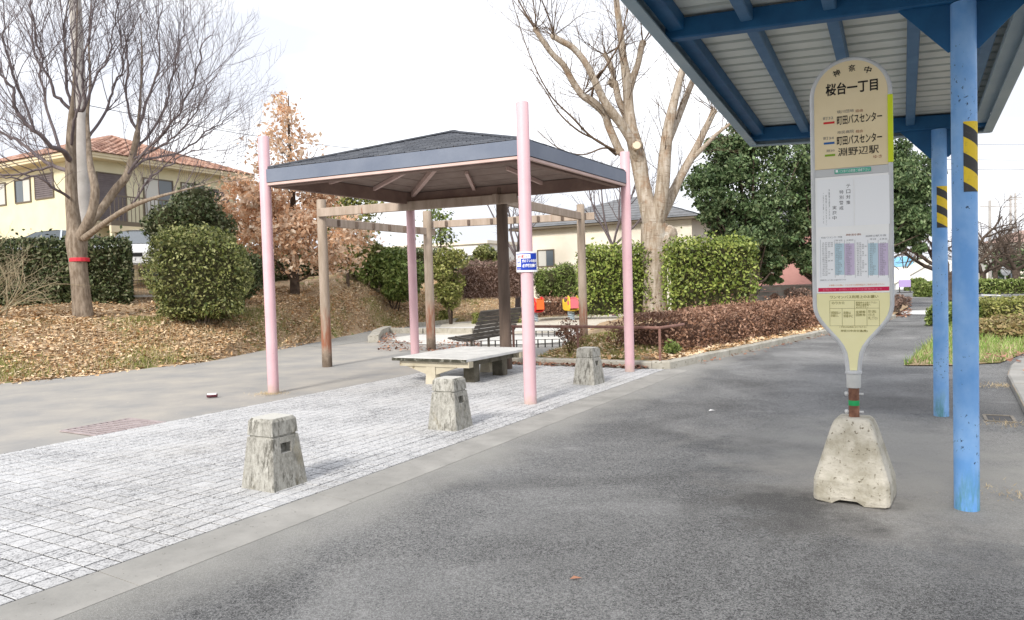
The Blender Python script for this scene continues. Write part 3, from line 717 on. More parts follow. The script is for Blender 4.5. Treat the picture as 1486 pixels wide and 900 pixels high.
# ---- blue notice on the near post
def text_mesh(body, offset=0.0):
    c = bpy.data.curves.new('print', 'FONT'); c.body = body; c.offset = offset; c.resolution_u = 3; c.align_x = 'LEFT'
    o = bpy.data.objects.new('print', c); COL.objects.link(o)
    dg = bpy.context.evaluated_depsgraph_get(); dg.update()
    me = bpy.data.meshes.new_from_object(o.evaluated_get(dg)); bpy.data.objects.remove(o); bpy.data.curves.remove(c)
    return me
def text_fit(body, s0, s1, z, ht, material, parent, y, name='lettering', rot=0.0, offset=0.0):
    """flat lettering fitted into s0..s1 and height ht, centred on z, on the plane y of its parent"""
    me = text_mesh(body, offset); n = len(me.vertices); V = np.empty(n * 3, np.float32); me.vertices.foreach_get("co", V); V = V.reshape(-1, 3)
    lo, hi = V.min(0), V.max(0); sz = np.maximum(hi - lo, 1e-4)
    x = (V[:, 0] - lo[0]) / sz[0] - .5; yy = (V[:, 1] - lo[1]) / sz[1] - .5
    x *= (s1 - s0); yy *= ht; cx = (s0 + s1) / 2
    X2 = cx + x * math.cos(rot) - yy * math.sin(rot); Z2 = z + x * math.sin(rot) + yy * math.cos(rot)
    me.vertices.foreach_set("co", np.stack([X2, np.full(n, y), Z2], 1).astype(np.float32).ravel()); me.update()
    me.materials.clear(); me.materials.append(material)
    o = bpy.data.objects.new(name, me); COL.objects.link(o); o.parent = parent
    return o
def quadp(name, s0, s1, z0, z1, y, material, parent):
    return mesh_np(name, [(s0, y, z0), (s1, y, z0), (s1, y, z1), (s0, y, z1)], [(0, 1, 2, 3)], material, parent)
npos = at(764, 380, B_[1] - .09)
ns = empty('notice_plate', (B_[0] - .0, B_[1], npos[2]), 'blue and white dog-owner notice tied round the near pink post', 'sign', rz=rad(2))
def curved(name, x0, x1, z0, z1, r, material, parent, n=10, th=.0):
    """plate bent round the post: x is arc length measured from the camera side"""
    V = []; F = []
    for k in range(n + 1):
        s = x0 + (x1 - x0) * k / n; a = s / r
        for z in (z0, z1): V.append((r * math.sin(a), -r * math.cos(a), z))
    for k in range(n): F.append((2 * k, 2 * k + 2, 2 * k + 3, 2 * k + 1))
    return mesh_np(name, V, F, material, parent)
RN = .16
def bend(o, r):
    me = o.data
    for v in me.vertices:
        a = v.co.x / r; v.co.x = r * math.sin(a); v.co.y = -r * math.cos(a) + (RN - .095) + v.co.y * 0
    return o
sw, shh = .155, .128
m = MB(); nseg = 10
for dz_r in (0,):
    L0 = []; 
    for k in range(nseg + 1):
        a = (-sw + 2 * sw * k / nseg) / RN
        L0.append((RN * math.sin(a), -RN * math.cos(a) + RN - .095, math.sin(a)))
    V = []
    for x, y, _ in L0: V += [(x, y, -shh), (x, y, shh), (x, y + .004, -shh), (x, y + .004, shh)]
    F = []
    for k in range(nseg):
        i = 4 * k; j = i + 4
        F += [(i, j, j + 1, i + 1), (i + 2, i + 3, j + 3, j + 2), (i + 1, j + 1, j + 3, i + 3), (i, i + 2, j + 2, j)]
    F += [(0, 1, 3, 2), (4 * nseg, 4 * nseg + 2, 4 * nseg + 3, 4 * nseg + 1)]
    m.add(V, F)
m.build('plate', m_wht, ns)
def bent_quad(name, x0, x1, z0, z1, material, layer):
    V = []; F = []; n = 8; r = RN + layer * .0012
    for k in range(n + 1):
        a = (x0 + (x1 - x0) * k / n) / RN
        for z in (z0, z1): V.append((r * math.sin(a), -r * math.cos(a) + RN - .095, z))
    for k in range(n): F.append((2 * k, 2 * k + 2, 2 * k + 3, 2 * k + 1))
    return mesh_np(name, V, F, material, ns)
def bent_text(body, x0, x1, z, ht, material, layer, offset=0.0):
    o = text_fit(body, x0, x1, z, ht, material, ns, 0, offset=offset); r = RN + layer * .0012
    for v in o.data.vertices:
        a = v.co.x / RN; v.co.x = r * math.sin(a); v.co.y = -r * math.cos(a) + RN - .095
    return o
bent_quad('blue_field', -.145, .135, -.105, .108, m_signblue, 1)
bent_quad('heading_field', -.142, .045, .042, .095, m_wht, 2)
bent_text('お願い', -.12, .03, .068, .036, m_red, 3, .02)
bent_text('犬のフンの始末', -.065, .13, .012, .042, m_wht, 3, .03)
bent_text('必ず飼主責任', -.06, .125, -.048, .045, m_wht, 3, .03)
bent_quad('emblem_field', -.135, -.08, -.062, .035, m_wht, 2)
bent_text('町田市', -.13, -.08, -.09, .018, m_wht, 3)
bent_text('犬', -.128, -.088, -.012, .06, m_signblue, 3, .02)
for z in (.09, -.09): MB().lathe([(.0865, -.004), (.088, 0), (.0865, .004)], 14, (0, 0, z)).build('tie', m_wht, ns)

# ================================================================== BOLLARDS
def make_bollard():
    root = empty('concrete_bollard', (0, 0, 0), 'x', 'bollard', group='stubby concrete bollards along the edge of the paving')
    def ring(hw, z, c=.012): return [(hw, -hw + c, z), (hw, hw - c, z), (hw - c, hw, z), (-hw + c, hw, z), (-hw, hw - c, z), (-hw, -hw + c, z), (-hw + c, -hw, z), (hw - c, -hw, z)]
    m = MB(); z0, z1 = 0.0, .40; w0, w1 = .185, .142
    hw = lambda z: w0 + (w1 - w0) * z / z1
    m.loops([ring(w0, -.02), ring(hw(.40), .40)], False, True)
    # cut the +x face open: rebuild it as a frame round the slot
    F = [f for f in m.f if not all(abs(m.v[i][0] - (w0 if m.v[i][2] < 0 else w1)) < 1e-6 for i in f)]
    m.f = F; c = .012
    def fx(y, z): return (hw(z) if z > 0 else w0, y, z)
    ya, yb, za, zb = -.06, .045, .275, .355
    P = [(w0, -w0 + c, -.02), (w0, w0 - c, -.02), (hw(.4), hw(.4) - c, .4), (hw(.4), -hw(.4) + c, .4), fx(ya, za), fx(yb, za), fx(yb, zb), fx(ya, zb)]
    I = [(x - .07, y, z) for x, y, z in P[4:]]
    m.add(P + I, [(0, 1, 5, 4), (1, 2, 6, 5), (2, 3, 7, 6), (3, 0, 4, 7), (4, 5, 9, 8), (5, 6, 10, 9), (6, 7, 11, 10), (7, 4, 8, 11), (8, 9, 10, 11)])
    m.build('body', m_bollard, root)
    MB().loops([ring(.128, .40), ring(.128, .418)], False, False).build('groove', m_bollard, root)
    k = MB().loops([ring(.141, .418), ring(.134, .525), ring(.118, .55, .02)], True, True).build('cap', m_bollard, root)
    return root
bl = make_bollard()
blab = ['nearest and largest grey concrete bollard, with dark lichen streaks, by the paving edge', 'squat concrete bollard standing in front of the low table', 'concrete bollard farthest along the paving, just beside the pink post at the planter']
pb = [gp(401, 715), gp(655, 627), gp(855, 560)]
for i, p in enumerate(pb):
    o = bl if i == 0 else copy_tree(bl)
    o.location = (p[0] + .02 - (.095, .045, 0)[i], p[1] + .2, .008); o.rotation_euler.z = th - math.pi / 2 + rad((0, 3, -4)[i]); o['label'] = blab[i]

# ================================================================== LOW PLANK TABLE
m_tabledark = mat('shaded_concrete', (.075, .068, .052), (.17, .155, .12), 6, .9, .2, 0, .5, 'pos')  # shade on the table's right side, put into the colour of legs and beam
u3 = np.array([.5, .866, 0]); v3 = np.array([.866, -.5, 0])
ct = np.array([(gp(678, 523, .42) + gp(570, 518, .42))[0] / 2, (gp(678, 523, .42) + gp(570, 518, .42))[1] / 2, 0])
tw, tl = 1.42, 2.05
tb_ = empty('low_table', tuple(ct + u3 * tl / 2), 'low pale plank-topped platform table on cream concrete legs', 'table', rz=th - math.pi / 2)
for k in range(7):
    x0 = -tw / 2 + k * tw / 7; bevel(MB().box((x0 + .003, -tl / 2 + random.uniform(0, .006), .375), (x0 + tw / 7 - .003, tl / 2, .422 + random.uniform(-.002, .003))).build('plank', m_tabletop, tb_), .006)
MB().box((-tw / 2 - .012, -tl / 2 - .02, .372), (tw / 2 + .004, -tl / 2 - .002, .418)).build('end_board', m_tablemoss, tb_)
for yy in (-tl / 2 + .09, tl / 2 - .35):
    MB().box((-tw / 2 + .10, yy - .05, .285), (tw / 2 + .02, yy + .07, .373)).build('cross_beam', m_tableleg, tb_)
    m = MB()
    for s in (-1, 1):
        V = [(s * .09, yy - .03, .284), (s * .50, yy - .03, .284), (s * .09, yy - .03, .16), (s * .09, yy + .05, .284), (s * .50, yy + .05, .284), (s * .09, yy + .05, .16)]
        m.add(V, [(0, 1, 2), (3, 5, 4), (0, 3, 4, 1), (1, 4, 5, 2), (2, 5, 3, 0)])
    m.build('bracket', m_tableleg, tb_)
    MB().loops([[(-.10, yy - .06, -.02), (.10, yy - .06, -.02), (.10, yy + .08, -.02), (-.10, yy + .08, -.02)], [(-.085, yy - .045, .284), (.085, yy - .045, .284), (.085, yy + .065, .284), (-.085, yy + .065, .284)]]).build('leg', m_tableleg, tb_)
for yy in (-tl / 2 + .42, tl / 2 - .75):
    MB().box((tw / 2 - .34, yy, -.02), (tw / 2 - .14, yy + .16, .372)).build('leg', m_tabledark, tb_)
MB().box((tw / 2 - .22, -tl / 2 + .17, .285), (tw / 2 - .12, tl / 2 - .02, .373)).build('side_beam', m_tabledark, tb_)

# ================================================================== PERGOLA
P1 = at(475, 531, 14.9); P3 = gp(735, 536); P2 = gp(626, 507); P4 = at(847, 484, 17.2)
pg = empty('pergola', (0, 16, 0), 'weathered timber pergola frame with four round posts behind the gazebo', 'pergola')
off = np.array([0, 16, 0.0])
pp = [P1, P3, P4, P2]; ztop = [3.35, 3.3, 3.35, 3.4]
zb_ = 3.08
for i, (p, zt, mt, r) in enumerate(zip(pp, ztop, (m_perpost, m_pergola_dk, m_perpost, m_perpost), (.098, .105, .095, .11))):
    p = p - off; n = 14
    m = MB().lathe([(r * 1.05, -.05), (r * 1.02, .8), (r, 2.2), (r * .97, zt - .02), (r * .9, zt)], n, (p[0], p[1], 0))
    m.build('post', mt, pg, True)
def pbeam(a, b, z, ext0=.1, ext1=.1, sh=.12, mt=m_pergola):
    a = a[:2] - off[:2]; b = b[:2] - off[:2]; d = (b - a) / np.linalg.norm(b - a); q = np.array([-d[1], d[0]])
    a = a - d * ext0 + q * sh; b = b + d * ext1 + q * sh
    bevel(MB().bar((*a, z), (*b, z), .075, .17).build('beam', mt, pg), .008)
    return a, b
pbeam(P1, P3, zb_, .0, .35, -.12); pbeam(P3, P4, zb_ - .002, .3, .0, .0); pbeam(P2, P4, zb_ - .003, .0, .3, .13); pbeam(P1, P2, zb_ - .175, .0, .3, .0)
# notches and bolts on the beams
for a, b, sh in ((P1, P2, .04), (P2, P4, .09)):
    a = a[:2] - off[:2]; b = b[:2] - off[:2]; d = (b - a) / np.linalg.norm(b - a); q = np.array([d[1], -d[0]])
    for f in np.linspace(.12, .88, 6):
        c = a + (b - a) * f + q * (.045 if sh == .04 else -.085)
        MB().box((-.03, -.03, -.06), (.03, .03, .06), Matrix.Translation((c[0], c[1], zb_ - (.175 if sh == .04 else 0)))).build('cleat', m_pergola_dk, pg)

# ================================================================== PARK BENCH
bu = np.array([.43, .90, 0]); bv = np.array([.95, -.31, 0]); bu /= np.linalg.norm(bu); bv /= np.linalg.norm(bv)
b0 = at(692, 497, 15.0); b0[2] = 0
pb_ = empty('park_bench', tuple(b0), 'dark slatted wooden bench with its back to the path', 'bench', rz=math.atan2(bu[1], bu[0]))
BL = 1.85                             # local x along the bench, local y forward (to the left of bu)
prof = [(.60, .47), (.50, .445), (.40, .43), (.30, .42), (.20, .42), (.11, .45), (.055, .54), (.02, .62), (-.015, .70), (-.05, .78), (-.085, .86), (-.12, .94), (-.15, 1.0)]
for k, (y, z) in enumerate(prof):
    y2, z2 = prof[min(k + 1, len(prof) - 1)]; y1, z1 = prof[max(k - 1, 0)]
    a = math.atan2(z2 - z1, y2 - y1)
    Mx = Matrix.Translation((0, y, z)) @ Matrix.Rotation(a, 4, 'X')
    o = MB().box((-.08, -.036, -.015), (BL + .08, .028, .015), Mx).build('slat', m_slat, pb_)
for x in (.18, BL / 2 + .02, BL - .18):
    pts = [(x, y, z - .0) for y, z in prof]
    m = MB()
    for p, q in zip(prof[:-1], prof[1:]):
        a = np.array([x, p[0], p[1]]); b = np.array([x, q[0], q[1]]); t = (b - a) / np.linalg.norm(b - a); nn = np.array([0, t[2], -t[1]])
        m.bar(a - nn * -.026 - t * .004, b - nn * -.026 + t * .004, .05, .018, nn)
    m.build('strap', m_iron, pb_)
    MB().lathe([(.035, -.02), (.03, .05), (.028, .41)], 8, (x, .22, 0)).build('leg', m_iron, pb_)
# ================================================================== PIPE RAILING of the planter
r0, r1, r2, r3 = gp(740, 474, .71), gp(838, 474, .71), gp(957, 476, .71), gp(992, 471, .71)
rl = empty('pipe_railing', (r2[0], r2[1], .1), 'low rusty brown pipe railing in front of the russet hedge', 'railing')
o3 = np.array([r2[0], r2[1], .1])
MB().tube([r0 - o3, r1 - o3, r2 - o3, r2 - o3 + (r3 - r2) * .06, r3 - o3], .028, 8).build('rail', m_rustrail, rl, True)
for p in (r0 + (r1 - r0) * .05, r1, r2): MB().tube([(p[0] - o3[0], p[1] - o3[1], -.2), (p[0] - o3[0], p[1] - o3[1], .60)], .024, 8).build('post', m_rustrail, rl, True)
# low wire edging fences
def edge_fence(a, b, label, ht=.19, n=14):
    root = empty('edging_fence', tuple(a), label, 'fence', group='low black edging fences by the bench'); d = b - a
    for z in (ht * .35, ht * .95): MB().bar((0, 0, z), (d[0], d[1], z), .014, .014).build('rail', m_darkiron, root)
    for k in range(n): q = d * k / (n - 1); MB().box((q[0] - .016, q[1] - .016, -.03), (q[0] + .016, q[1] + .016, ht)).build('picket', m_darkiron, root)
edge_fence(gp(678, 506), gp(812, 503), 'low black picket edging just behind the bench legs')
edge_fence(gp(778, 489), gp(832, 489), 'short black picket edging nearer the play ground', .18, 7)
wl_ = empty('slatted_board', tuple(gp(815, 492)), 'white slatted board leaning low behind the pipe railing', 'board')
for k in range(5): MB().bar((.0 + k * .1, 0, .05), (.45 + k * .1, .25, .33), .05, .02).build('slat', m_wht, wl_)
for f in (.15, .85): MB().bar((.0 + .45 * f - .04, .25 * f, .03 + .28 * f), (.45 * f + .44, .25 * f, .03 + .28 * f), .03, .02, (0, -.7, 1)).build('batten', m_wht, wl_)

# ================================================================== BUS SHELTER
S1 = gp(1403, 737)[:2]
us = np.array([.4673, .8841]); sh_rz = -math.atan2(us[0], us[1])
shl = empty('bus_shelter', (S1[0], S1[1], 0), 'sky blue bus shelter with ribbed grey-green roof on round posts', 'shelter', rz=sh_rz)
def zb(x, y): return 3.265 - .055 * y - .05 * x
YB = (0.0, 3.57, -3.57); XL, XR = -1.95, .47; Y0, Y1 = -4.7, 3.70
for y in YB:
    zt = zb(0, y) + .0; r = .0735
    p = MB().lathe([(r, -.03), (r, 1.2), (r, zt)], 24, (0, y, 0)).build('post', m_blue, shl, True)
    g = MB()
    for s in (-1, 1):
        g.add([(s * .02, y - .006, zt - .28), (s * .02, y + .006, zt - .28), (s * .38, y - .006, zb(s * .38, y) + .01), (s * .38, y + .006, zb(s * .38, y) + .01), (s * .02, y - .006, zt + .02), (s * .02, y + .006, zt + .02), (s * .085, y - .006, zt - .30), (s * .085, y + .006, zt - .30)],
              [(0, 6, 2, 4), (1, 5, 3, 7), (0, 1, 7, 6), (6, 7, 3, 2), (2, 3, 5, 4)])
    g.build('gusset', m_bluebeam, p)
    if y >= 0:                     # hazard tape: a bent plate on the side of the post
        z0, z1 = ((2.055, 2.50) if y == 0 else (2.02, 2.46))
        a0_, a1_ = (rad(-97), rad(-18)) if y == 0 else (rad(-112), rad(-18))
        V = []; F = []; UV = []; n = 14
        for k in range(n + 1):
            a = a0_ + (a1_ - a0_) * k / n
            for z in (z0, z1): V.append(((r + .003) * math.cos(a), y + (r + .003) * math.sin(a), z)); UV.append((k / n, (z - z0) / .185 + .1))
        for k in range(n): F.append((2 * k, 2 * k + 2, 2 * k + 3, 2 * k + 1))
        o = mesh_np('hazard_tape', V, F, m_hazard, p)
        ul = o.data.uv_layers.new(name='UVMap')
        for lp in o.data.loops: ul.data[lp.index].uv = UV[lp.vertex_index]
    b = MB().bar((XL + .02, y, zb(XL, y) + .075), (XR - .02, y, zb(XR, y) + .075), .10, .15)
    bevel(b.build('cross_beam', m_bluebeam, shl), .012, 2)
XP = (-1.84, -1.33, -.78, -.27, .22)
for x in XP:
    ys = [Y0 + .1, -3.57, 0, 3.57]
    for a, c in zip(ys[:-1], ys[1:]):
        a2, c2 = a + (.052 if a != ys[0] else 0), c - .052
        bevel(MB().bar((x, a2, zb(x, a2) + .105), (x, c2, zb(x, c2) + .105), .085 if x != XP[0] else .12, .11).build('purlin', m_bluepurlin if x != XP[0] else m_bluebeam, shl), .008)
# ribbed deck: ribs run across the roof
prof = []; y = Y0 + .03; PT = .198
while y < Y1 - .06:
    prof += [(y, 0), (y + .140, 0), (y + .150, .095), (y + .188, .095)]; y += PT
V = []; F = []
for k, (y, dz) in enumerate(prof):
    for x in (XL + .03, XR - .03):
        V += [(x, y, zb(x, y) + .168 + dz), (x, y, zb(x, y) + .172 + dz + .004)]
for k in range(len(prof) - 1):
    i = 4 * k; j = i + 4; F += [(i, i + 2, j + 2, j), (i + 1, j + 1, j + 3, i + 3)]
o = mesh_np('roof_deck', V, F, m_deck, shl)
def fascia(a, b, inward):
    """channel: face, bottom lip, top lip"""
    m = MB(); a = np.array(a, float); b = np.array(b, float); n_ = np.array([*inward, 0.0])
    for (o0, o1, zlo, zhi) in ((0, .012, -.035, .29), (.012, .085, -.035, -.022), (.012, .10, .278, .29)):
        P = []
        for q in (a, b):
            z = zb(q[0], q[1])
            for o_, zz in ((o0, zlo), (o1, zlo), (o1, zhi), (o0, zhi)): P.append((q[0] + n_[0] * o_, q[1] + n_[1] * o_, z + zz))
        m.add(P, [(0, 1, 2, 3), (7, 6, 5, 4), (0, 4, 5, 1), (1, 5, 6, 2), (2, 6, 7, 3), (3, 7, 4, 0)])
    return m.build('fascia', m_shfascia, shl)
fascia((XL - .02, Y0), (XL - .02, -1.9), (1, 0)); fascia((XL - .02, -1.895), (XL - .02, 1.62), (1, 0)); fascia((XL - .02, 1.625), (XL - .02, Y1), (1, 0))
fascia((XR + .02, Y0), (XR + .02, Y1), (-1, 0))
fascia((XL - .005, Y1 + .02), (XR + .005, Y1 + .02), (0, -1)); fascia((XL - .005, Y0 - .02), (XR + .005, Y0 - .02), (0, 1))
for x in (XR - .16,):            # gutter tray along the right edge
    MB().bar((x + .06, Y0 + .1, zb(x, Y0) + .05), (x + .06, Y1 - .2, zb(x, Y1 - .2) + .05), .11, .05).build('gutter', m_shfascia, shl)

def roughen(o, amp, size, lv=3):
    """real relief: chipped, uneven cast surface"""
    m = o.modifiers.new('cut', 'SUBSURF'); m.subdivision_type = 'SIMPLE'; m.levels = lv; m.render_levels = lv
    tx = bpy.data.textures.new('cast_relief', 'CLOUDS'); tx.noise_scale = size; tx.noise_depth = 3
    d = o.modifiers.new('relief', 'DISPLACE'); d.texture = tx; d.strength = amp * 2; d.mid_level = .5; d.texture_coords = 'GLOBAL'
    return o
for b_ in [o for o in bpy.data.objects if o.name.startswith('concrete_bollard')]:
    for c_ in b_.children:
        if c_.name.startswith(('body', 'cap')): roughen(c_, .0013, .03, 4 if c_.name.startswith('body') else 3)
# ================================================================== BUS STOP SIGN
sp = gp(1241, 722); SIGN_RZ = rad(-25)
sg = empty('bus_stop_sign', (sp[0], sp[1], 0), 'paddle-shaped bus stop sign on a rusty pipe in a concrete foot', 'bus stop sign', rz=SIGN_RZ)
sx = np.array([math.cos(SIGN_RZ), math.sin(SIGN_RZ)]); sn_ = np.array([math.sin(SIGN_RZ), -math.cos(SIGN_RZ)])   # sn_: toward the viewer
def loc_s(px, py, off=.016):
    v = ray(px, py); o = np.array([0, 0, EYE]); n3 = np.array([*sn_, 0]); p0 = np.array([*sp[:2], 0]) + n3 * off
    t = ((p0 - o) @ n3) / (v @ n3); P = o + v * t; return float((P[:2] - sp[:2]) @ sx), float(P[2])
# outline from survey points of the left and right edges
zt_ = loc_s(1240, 84.5)[1]; R0_ = .24; zc = zt_ - R0_
z444 = loc_s(1240, 443)[1]
HW = [(y, h_ * .955) for y, h_ in [(443, .251), (450, .246), (457, .235), (465, .214), (474, .181), (484, .139), (493, .101), (502, .071), (512, .051), (525, .041), (540, .035)]]
left = [(-hw, loc_s(1240, y)[1]) for y, hw in HW]
arc = [(R0_ * math.cos(a), zc + R0_ * math.sin(a)) for a in np.linspace(math.pi, 0, 25)]
outl = left[::-1] + [(-R0_, zc - .4), (-R0_, zc - .8)][::-1] + arc + [(R0_, zc - .4), (R0_, zc - .8)] + [(-x, z) for x, z in left]
def clip_band(zlo, zhi, shrink):
    """polygon of the outline between two levels, shrunk sideways"""
    pts = []
    zs = sorted(set([zlo, zhi] + [z for x, z in outl if zlo < z < zhi]))
    R = sorted([(z, x) for x, z in outl if x >= 0]); Rz = [z for z, x in R]; Rx = [x for z, x in R]
    hw = lambda z: max(.004, float(np.interp(z, Rz, Rx)) - shrink)
    return [(hw(z), z) for z in zs] + [(-hw(z), z) for z in reversed(zs)]
def panel(name, zlo, zhi, material, y0=-.012, y1=.012, shrink=.012):
    P = clip_band(zlo, zhi, shrink); n = len(P)
    V = [(x, y0, z) for x, z in P] + [(x, y1, z) for x, z in P]
    F = [tuple(range(n - 1, -1, -1)), tuple(range(n, 2 * n))] + [(i, (i + 1) % n, n + (i + 1) % n, n + i) for i in range(n)]
    return mesh_np(name, V, F, material, sg)
zA = loc_s(1240, 242.5)[1]; zB = loc_s(1240, 253.5)[1]; zC = loc_s(1240, 335)[1]; zD = loc_s(1240, 425)[1]; zE = left[-1][1]
panel('ivory_panel', zA + .002, zt_ - .012, m_ivory); panel('grey_band', zB, zA, m_signgrey, -.010, .012)
panel('notice_panel', zD, zB - .002, m_signwhite); panel('yellow_panel', zE, zD - .002, m_signyellow)
# frame: an aluminium tube following the outline
fr = MB(); L3 = [np.array([x, 0, z]) for x, z in outl]
fr.tube(L3, .0165, 10); fr.build('frame', m_alu, sg, True)
y_lo = loc_s(1296, 235)[1]; y_hi = loc_s(1296, 136)[1]
bevel(MB().box((R0_ - .014, -.021, y_lo), (R0_ + .019, .019, y_hi)).build('reflector_strip', m_lime, sg), .006, 2)
YF = -.0135
def T(body, l, r, hpx, material, layer=0, off=0.0, rot=0.0):
    a, b = loc_s(*l), loc_s(*r); return text_fit(body, a[0], b[0], (a[1] + b[1]) / 2, hpx / 232, material, sg, YF - .0006 * layer, rot=rot, offset=off)
def Bq(name, l, r, hpx, material, layer=0):
    a, b = loc_s(*l), loc_s(*r); z = (a[1] + b[1]) / 2; return quadp(name, a[0], b[0], z - hpx / 464, z + hpx / 464, YF - .0006 * layer, material, sg)
for ch, px, py, ro in (('神', 1214, 106.3, 20), ('奈', 1236.4, 98.6, 2), ('中', 1259.3, 101, -18)):
    T(ch, (px - 5.2, py), (px + 5.2, py), 10.5, m_black, 0, .018, rad(ro))
T('桜台一丁目', (1198, 129.5), (1274, 123.5), 19.5, m_black, 0, .026)
T('境川団地', (1214.5, 162), (1239, 161), 5, m_greyprint); T('経由', (1241.5, 160.8), (1252, 160.2), 4.6, m_brownp)
T('町32', (1194.5, 172.3), (1209, 171.2), 4.6, m_greyprint); Bq('route_bar', (1195, 179), (1211, 177.7), 3.3, m_red)
T('町田バスセンター', (1214.5, 174), (1280, 169), 14.5, m_black, 0, .016)
T('市民病院', (1215, 192), (1239, 190.8), 5, m_greyprint); T('経由', (1242, 190.5), (1252, 190), 4.6, m_brownp)
T('町34', (1195, 201.2), (1210, 200.2), 4.6, m_greyprint); Bq('route_bar', (1195.5, 208.5), (1211, 207.2), 3.3, m_bluep)
T('町田バスセンター', (1214.5, 204), (1280, 199), 14.5, m_black, 0, .016)
T('淵30', (1199, 219), (1211, 218.3), 4, m_greyprint); Bq('route_bar', (1197, 226), (1212, 224.8), 3.3, m_greenp)
T('淵野辺駅', (1216, 220.5), (1275.5, 216.5), 13, m_black, 0, .008); T('ゆき', (1267.5, 227.5), (1280, 226.5), 5.2, m_brownp)
Bq('teal_label', (1211, 248.8), (1264, 245.8), 7, m_teal, -5 + 5); T('バス停での喫煙ご遠慮下さい', (1217, 248.6), (1262, 246), 4.6, m_wht, 1)
Bq('label_dot', (1212.5, 248.7), (1216, 248.5), 4, m_wht, 1)
def Vt(body, px, y0, y1, wpx, material, off=0.0):
    n = len(body); st = (y1 - y0) / n
    for k, ch in enumerate(body): T(ch, (px - wpx / 2, y0 + st * (k + .5)), (px + wpx / 2, y0 + st * (k + .5) - .3), min(st * .86, wpx), material, 1, off)
Bq('notice_sheet', (1186, 296), (1239, 292.5), 76, m_signpaper); Bq('notice_sheet', (1240, 292.4), (1292, 289), 76, m_signpaper)
Vt('テロ対策', 1231, 266, 298, 6, m_greyprint, .006); Vt('特別警戒', 1221, 275, 306, 6, m_greyprint, .006); Vt('実施中', 1211, 298, 320, 6, m_greyprint, .006)
def Vcol(body, px, y0, y1, wpx):
    me = []; a = loc_s(px - wpx / 2, y0); b = loc_s(px + wpx / 2, y1)
    text_fit('\n'.join(body), a[0], b[0], (a[1] + b[1]) / 2, a[1] - b[1], m_greyprint, sg, YF - .0006)
Vcol('不審物を発見した方は', 1203.5, 275, 318, 2.6); Vcol('乗務員にお知らせ下さい', 1199, 283, 327, 2.4); Vcol('ご協力お願いします', 1195, 280, 325, 2.0)
Bq('timetable_sheet', (1188, 377.5), (1290, 374), 74, m_signpaper)
for x0, x1, mm in ((1211.5, 1225, m_cblue), (1225.8, 1240, m_cpurp), (1260, 1274, m_cblue), (1274.6, 1289, m_cpurp)):
    Bq('timetable_column', (x0, 376.5), (x1, 376), 50, mm, 1)
rr = random.Random(5)
for x0, x1 in ((1193, 1209), (1213, 1222), (1228, 1236), (1243, 1258), (1262, 1271), (1277, 1286)):
    body = '\n'.join(' '.join('%02d' % rr.randint(0, 59) for _ in range(rr.randint(2, 4))) for _ in range(19))
    a = loc_s(x0, 352); b = loc_s(x1, 400); text_fit(body, a[0], b[0], (a[1] + b[1]) / 2, a[1] - b[1], m_greyprint, sg, YF - .0014, name='timetable_print')
for x in (1190.5, 1211.3, 1225.4, 1240.6, 1259.4, 1274.3, 1288.8):
    a = loc_s(x, 348); b = loc_s(x, 403); quadp('ruling', a[0] - .0007, a[0] + .0007, b[1], a[1], YF - .0016, m_greyprint, sg)
T('時刻表', (1228, 341), (1250, 340.2), 3.4, m_brownp, 1); T('町田バスセンター方面', (1192, 345), (1222, 344), 3, m_greyprint, 1); T('淵野辺駅方面', (1256, 342.6), (1286, 341.6), 3, m_greyprint, 1)
T('平日', (1212, 349.4), (1222, 349), 2.6, m_greyprint, 2); T('土休日', (1228, 348.6), (1238, 348.4), 2.6, m_greyprint, 2); T('平日', (1262, 347.4), (1271, 347), 2.6, m_greyprint, 2); T('土休日', (1276, 347), (1287, 346.6), 2.6, m_greyprint, 2)
T('道路状況により遅れる場合があります', (1190, 407), (1228, 405.8), 2.6, m_greyprint, 1)
T('お客様へのお願い  バスの中では携帯電話のご使用をお控え下さい', (1203, 414.6), (1284, 412.2), 2.8, m_orange, 1)
Bq('crimson_label', (1187.5, 421.5), (1290.5, 418.3), 6.2, m_crimson, 1); T('お知らせ  お問い合わせは営業所まで', (1194, 421.3), (1280, 418.6), 3, flat('rose_print', (.80, .25, .32)), 2)
T('ワンマンバス利用上のお願い', (1204.5, 432), (1274.5, 429.8), 5, m_olive, 0, .006)
def rule(x0, y0, x1, y1):
    a = loc_s(x0, y0); b = loc_s(x1, y1); quadp('ruling', min(a[0], b[0]) - .0008, max(a[0], b[0]) + .0008, min(a[1], b[1]) - .0008, max(a[1], b[1]) + .0008, YF - .0004, m_olive, sg)
for yy in (436.5, 448, 473): a = loc_s(1204, yy); b = loc_s(1276, yy); quadp('ruling', a[0], b[0], a[1] - .0008, a[1] + .0008, YF - .0004, m_olive, sg)
for x, t0 in ((1204, 436.5), (1222, 448), (1240, 436.5), (1258, 448), (1276, 436.5)):
    a = loc_s(x, t0); b = loc_s(x, 473); quadp('ruling', a[0] - .0008, a[0] + .0008, b[1], a[1], YF - .0004, m_olive, sg)
for (x0, x1, y0, y1, t) in ((1207, 1226, 438, 441.5, 'のりかた'), (1242, 1273, 438, 447, '整理券をお取り下さい\n運賃は運賃箱へ\nお入れ下さい'), (1206, 1220, 452, 460, '運賃前払い\n釣銭なし'), (1224, 1238, 452, 461, '両替は\n停車中に'), (1242, 1256, 451, 459, '定期券\n回数券'), (1260, 1274, 450, 464, '降りる時は\nボタンを\n押して下さい')):
    a = loc_s(x0, y0); b = loc_s(x1, y1); text_fit(t, a[0], b[0], (a[1] + b[1]) / 2, a[1] - b[1], m_olive, sg, YF - .0004)
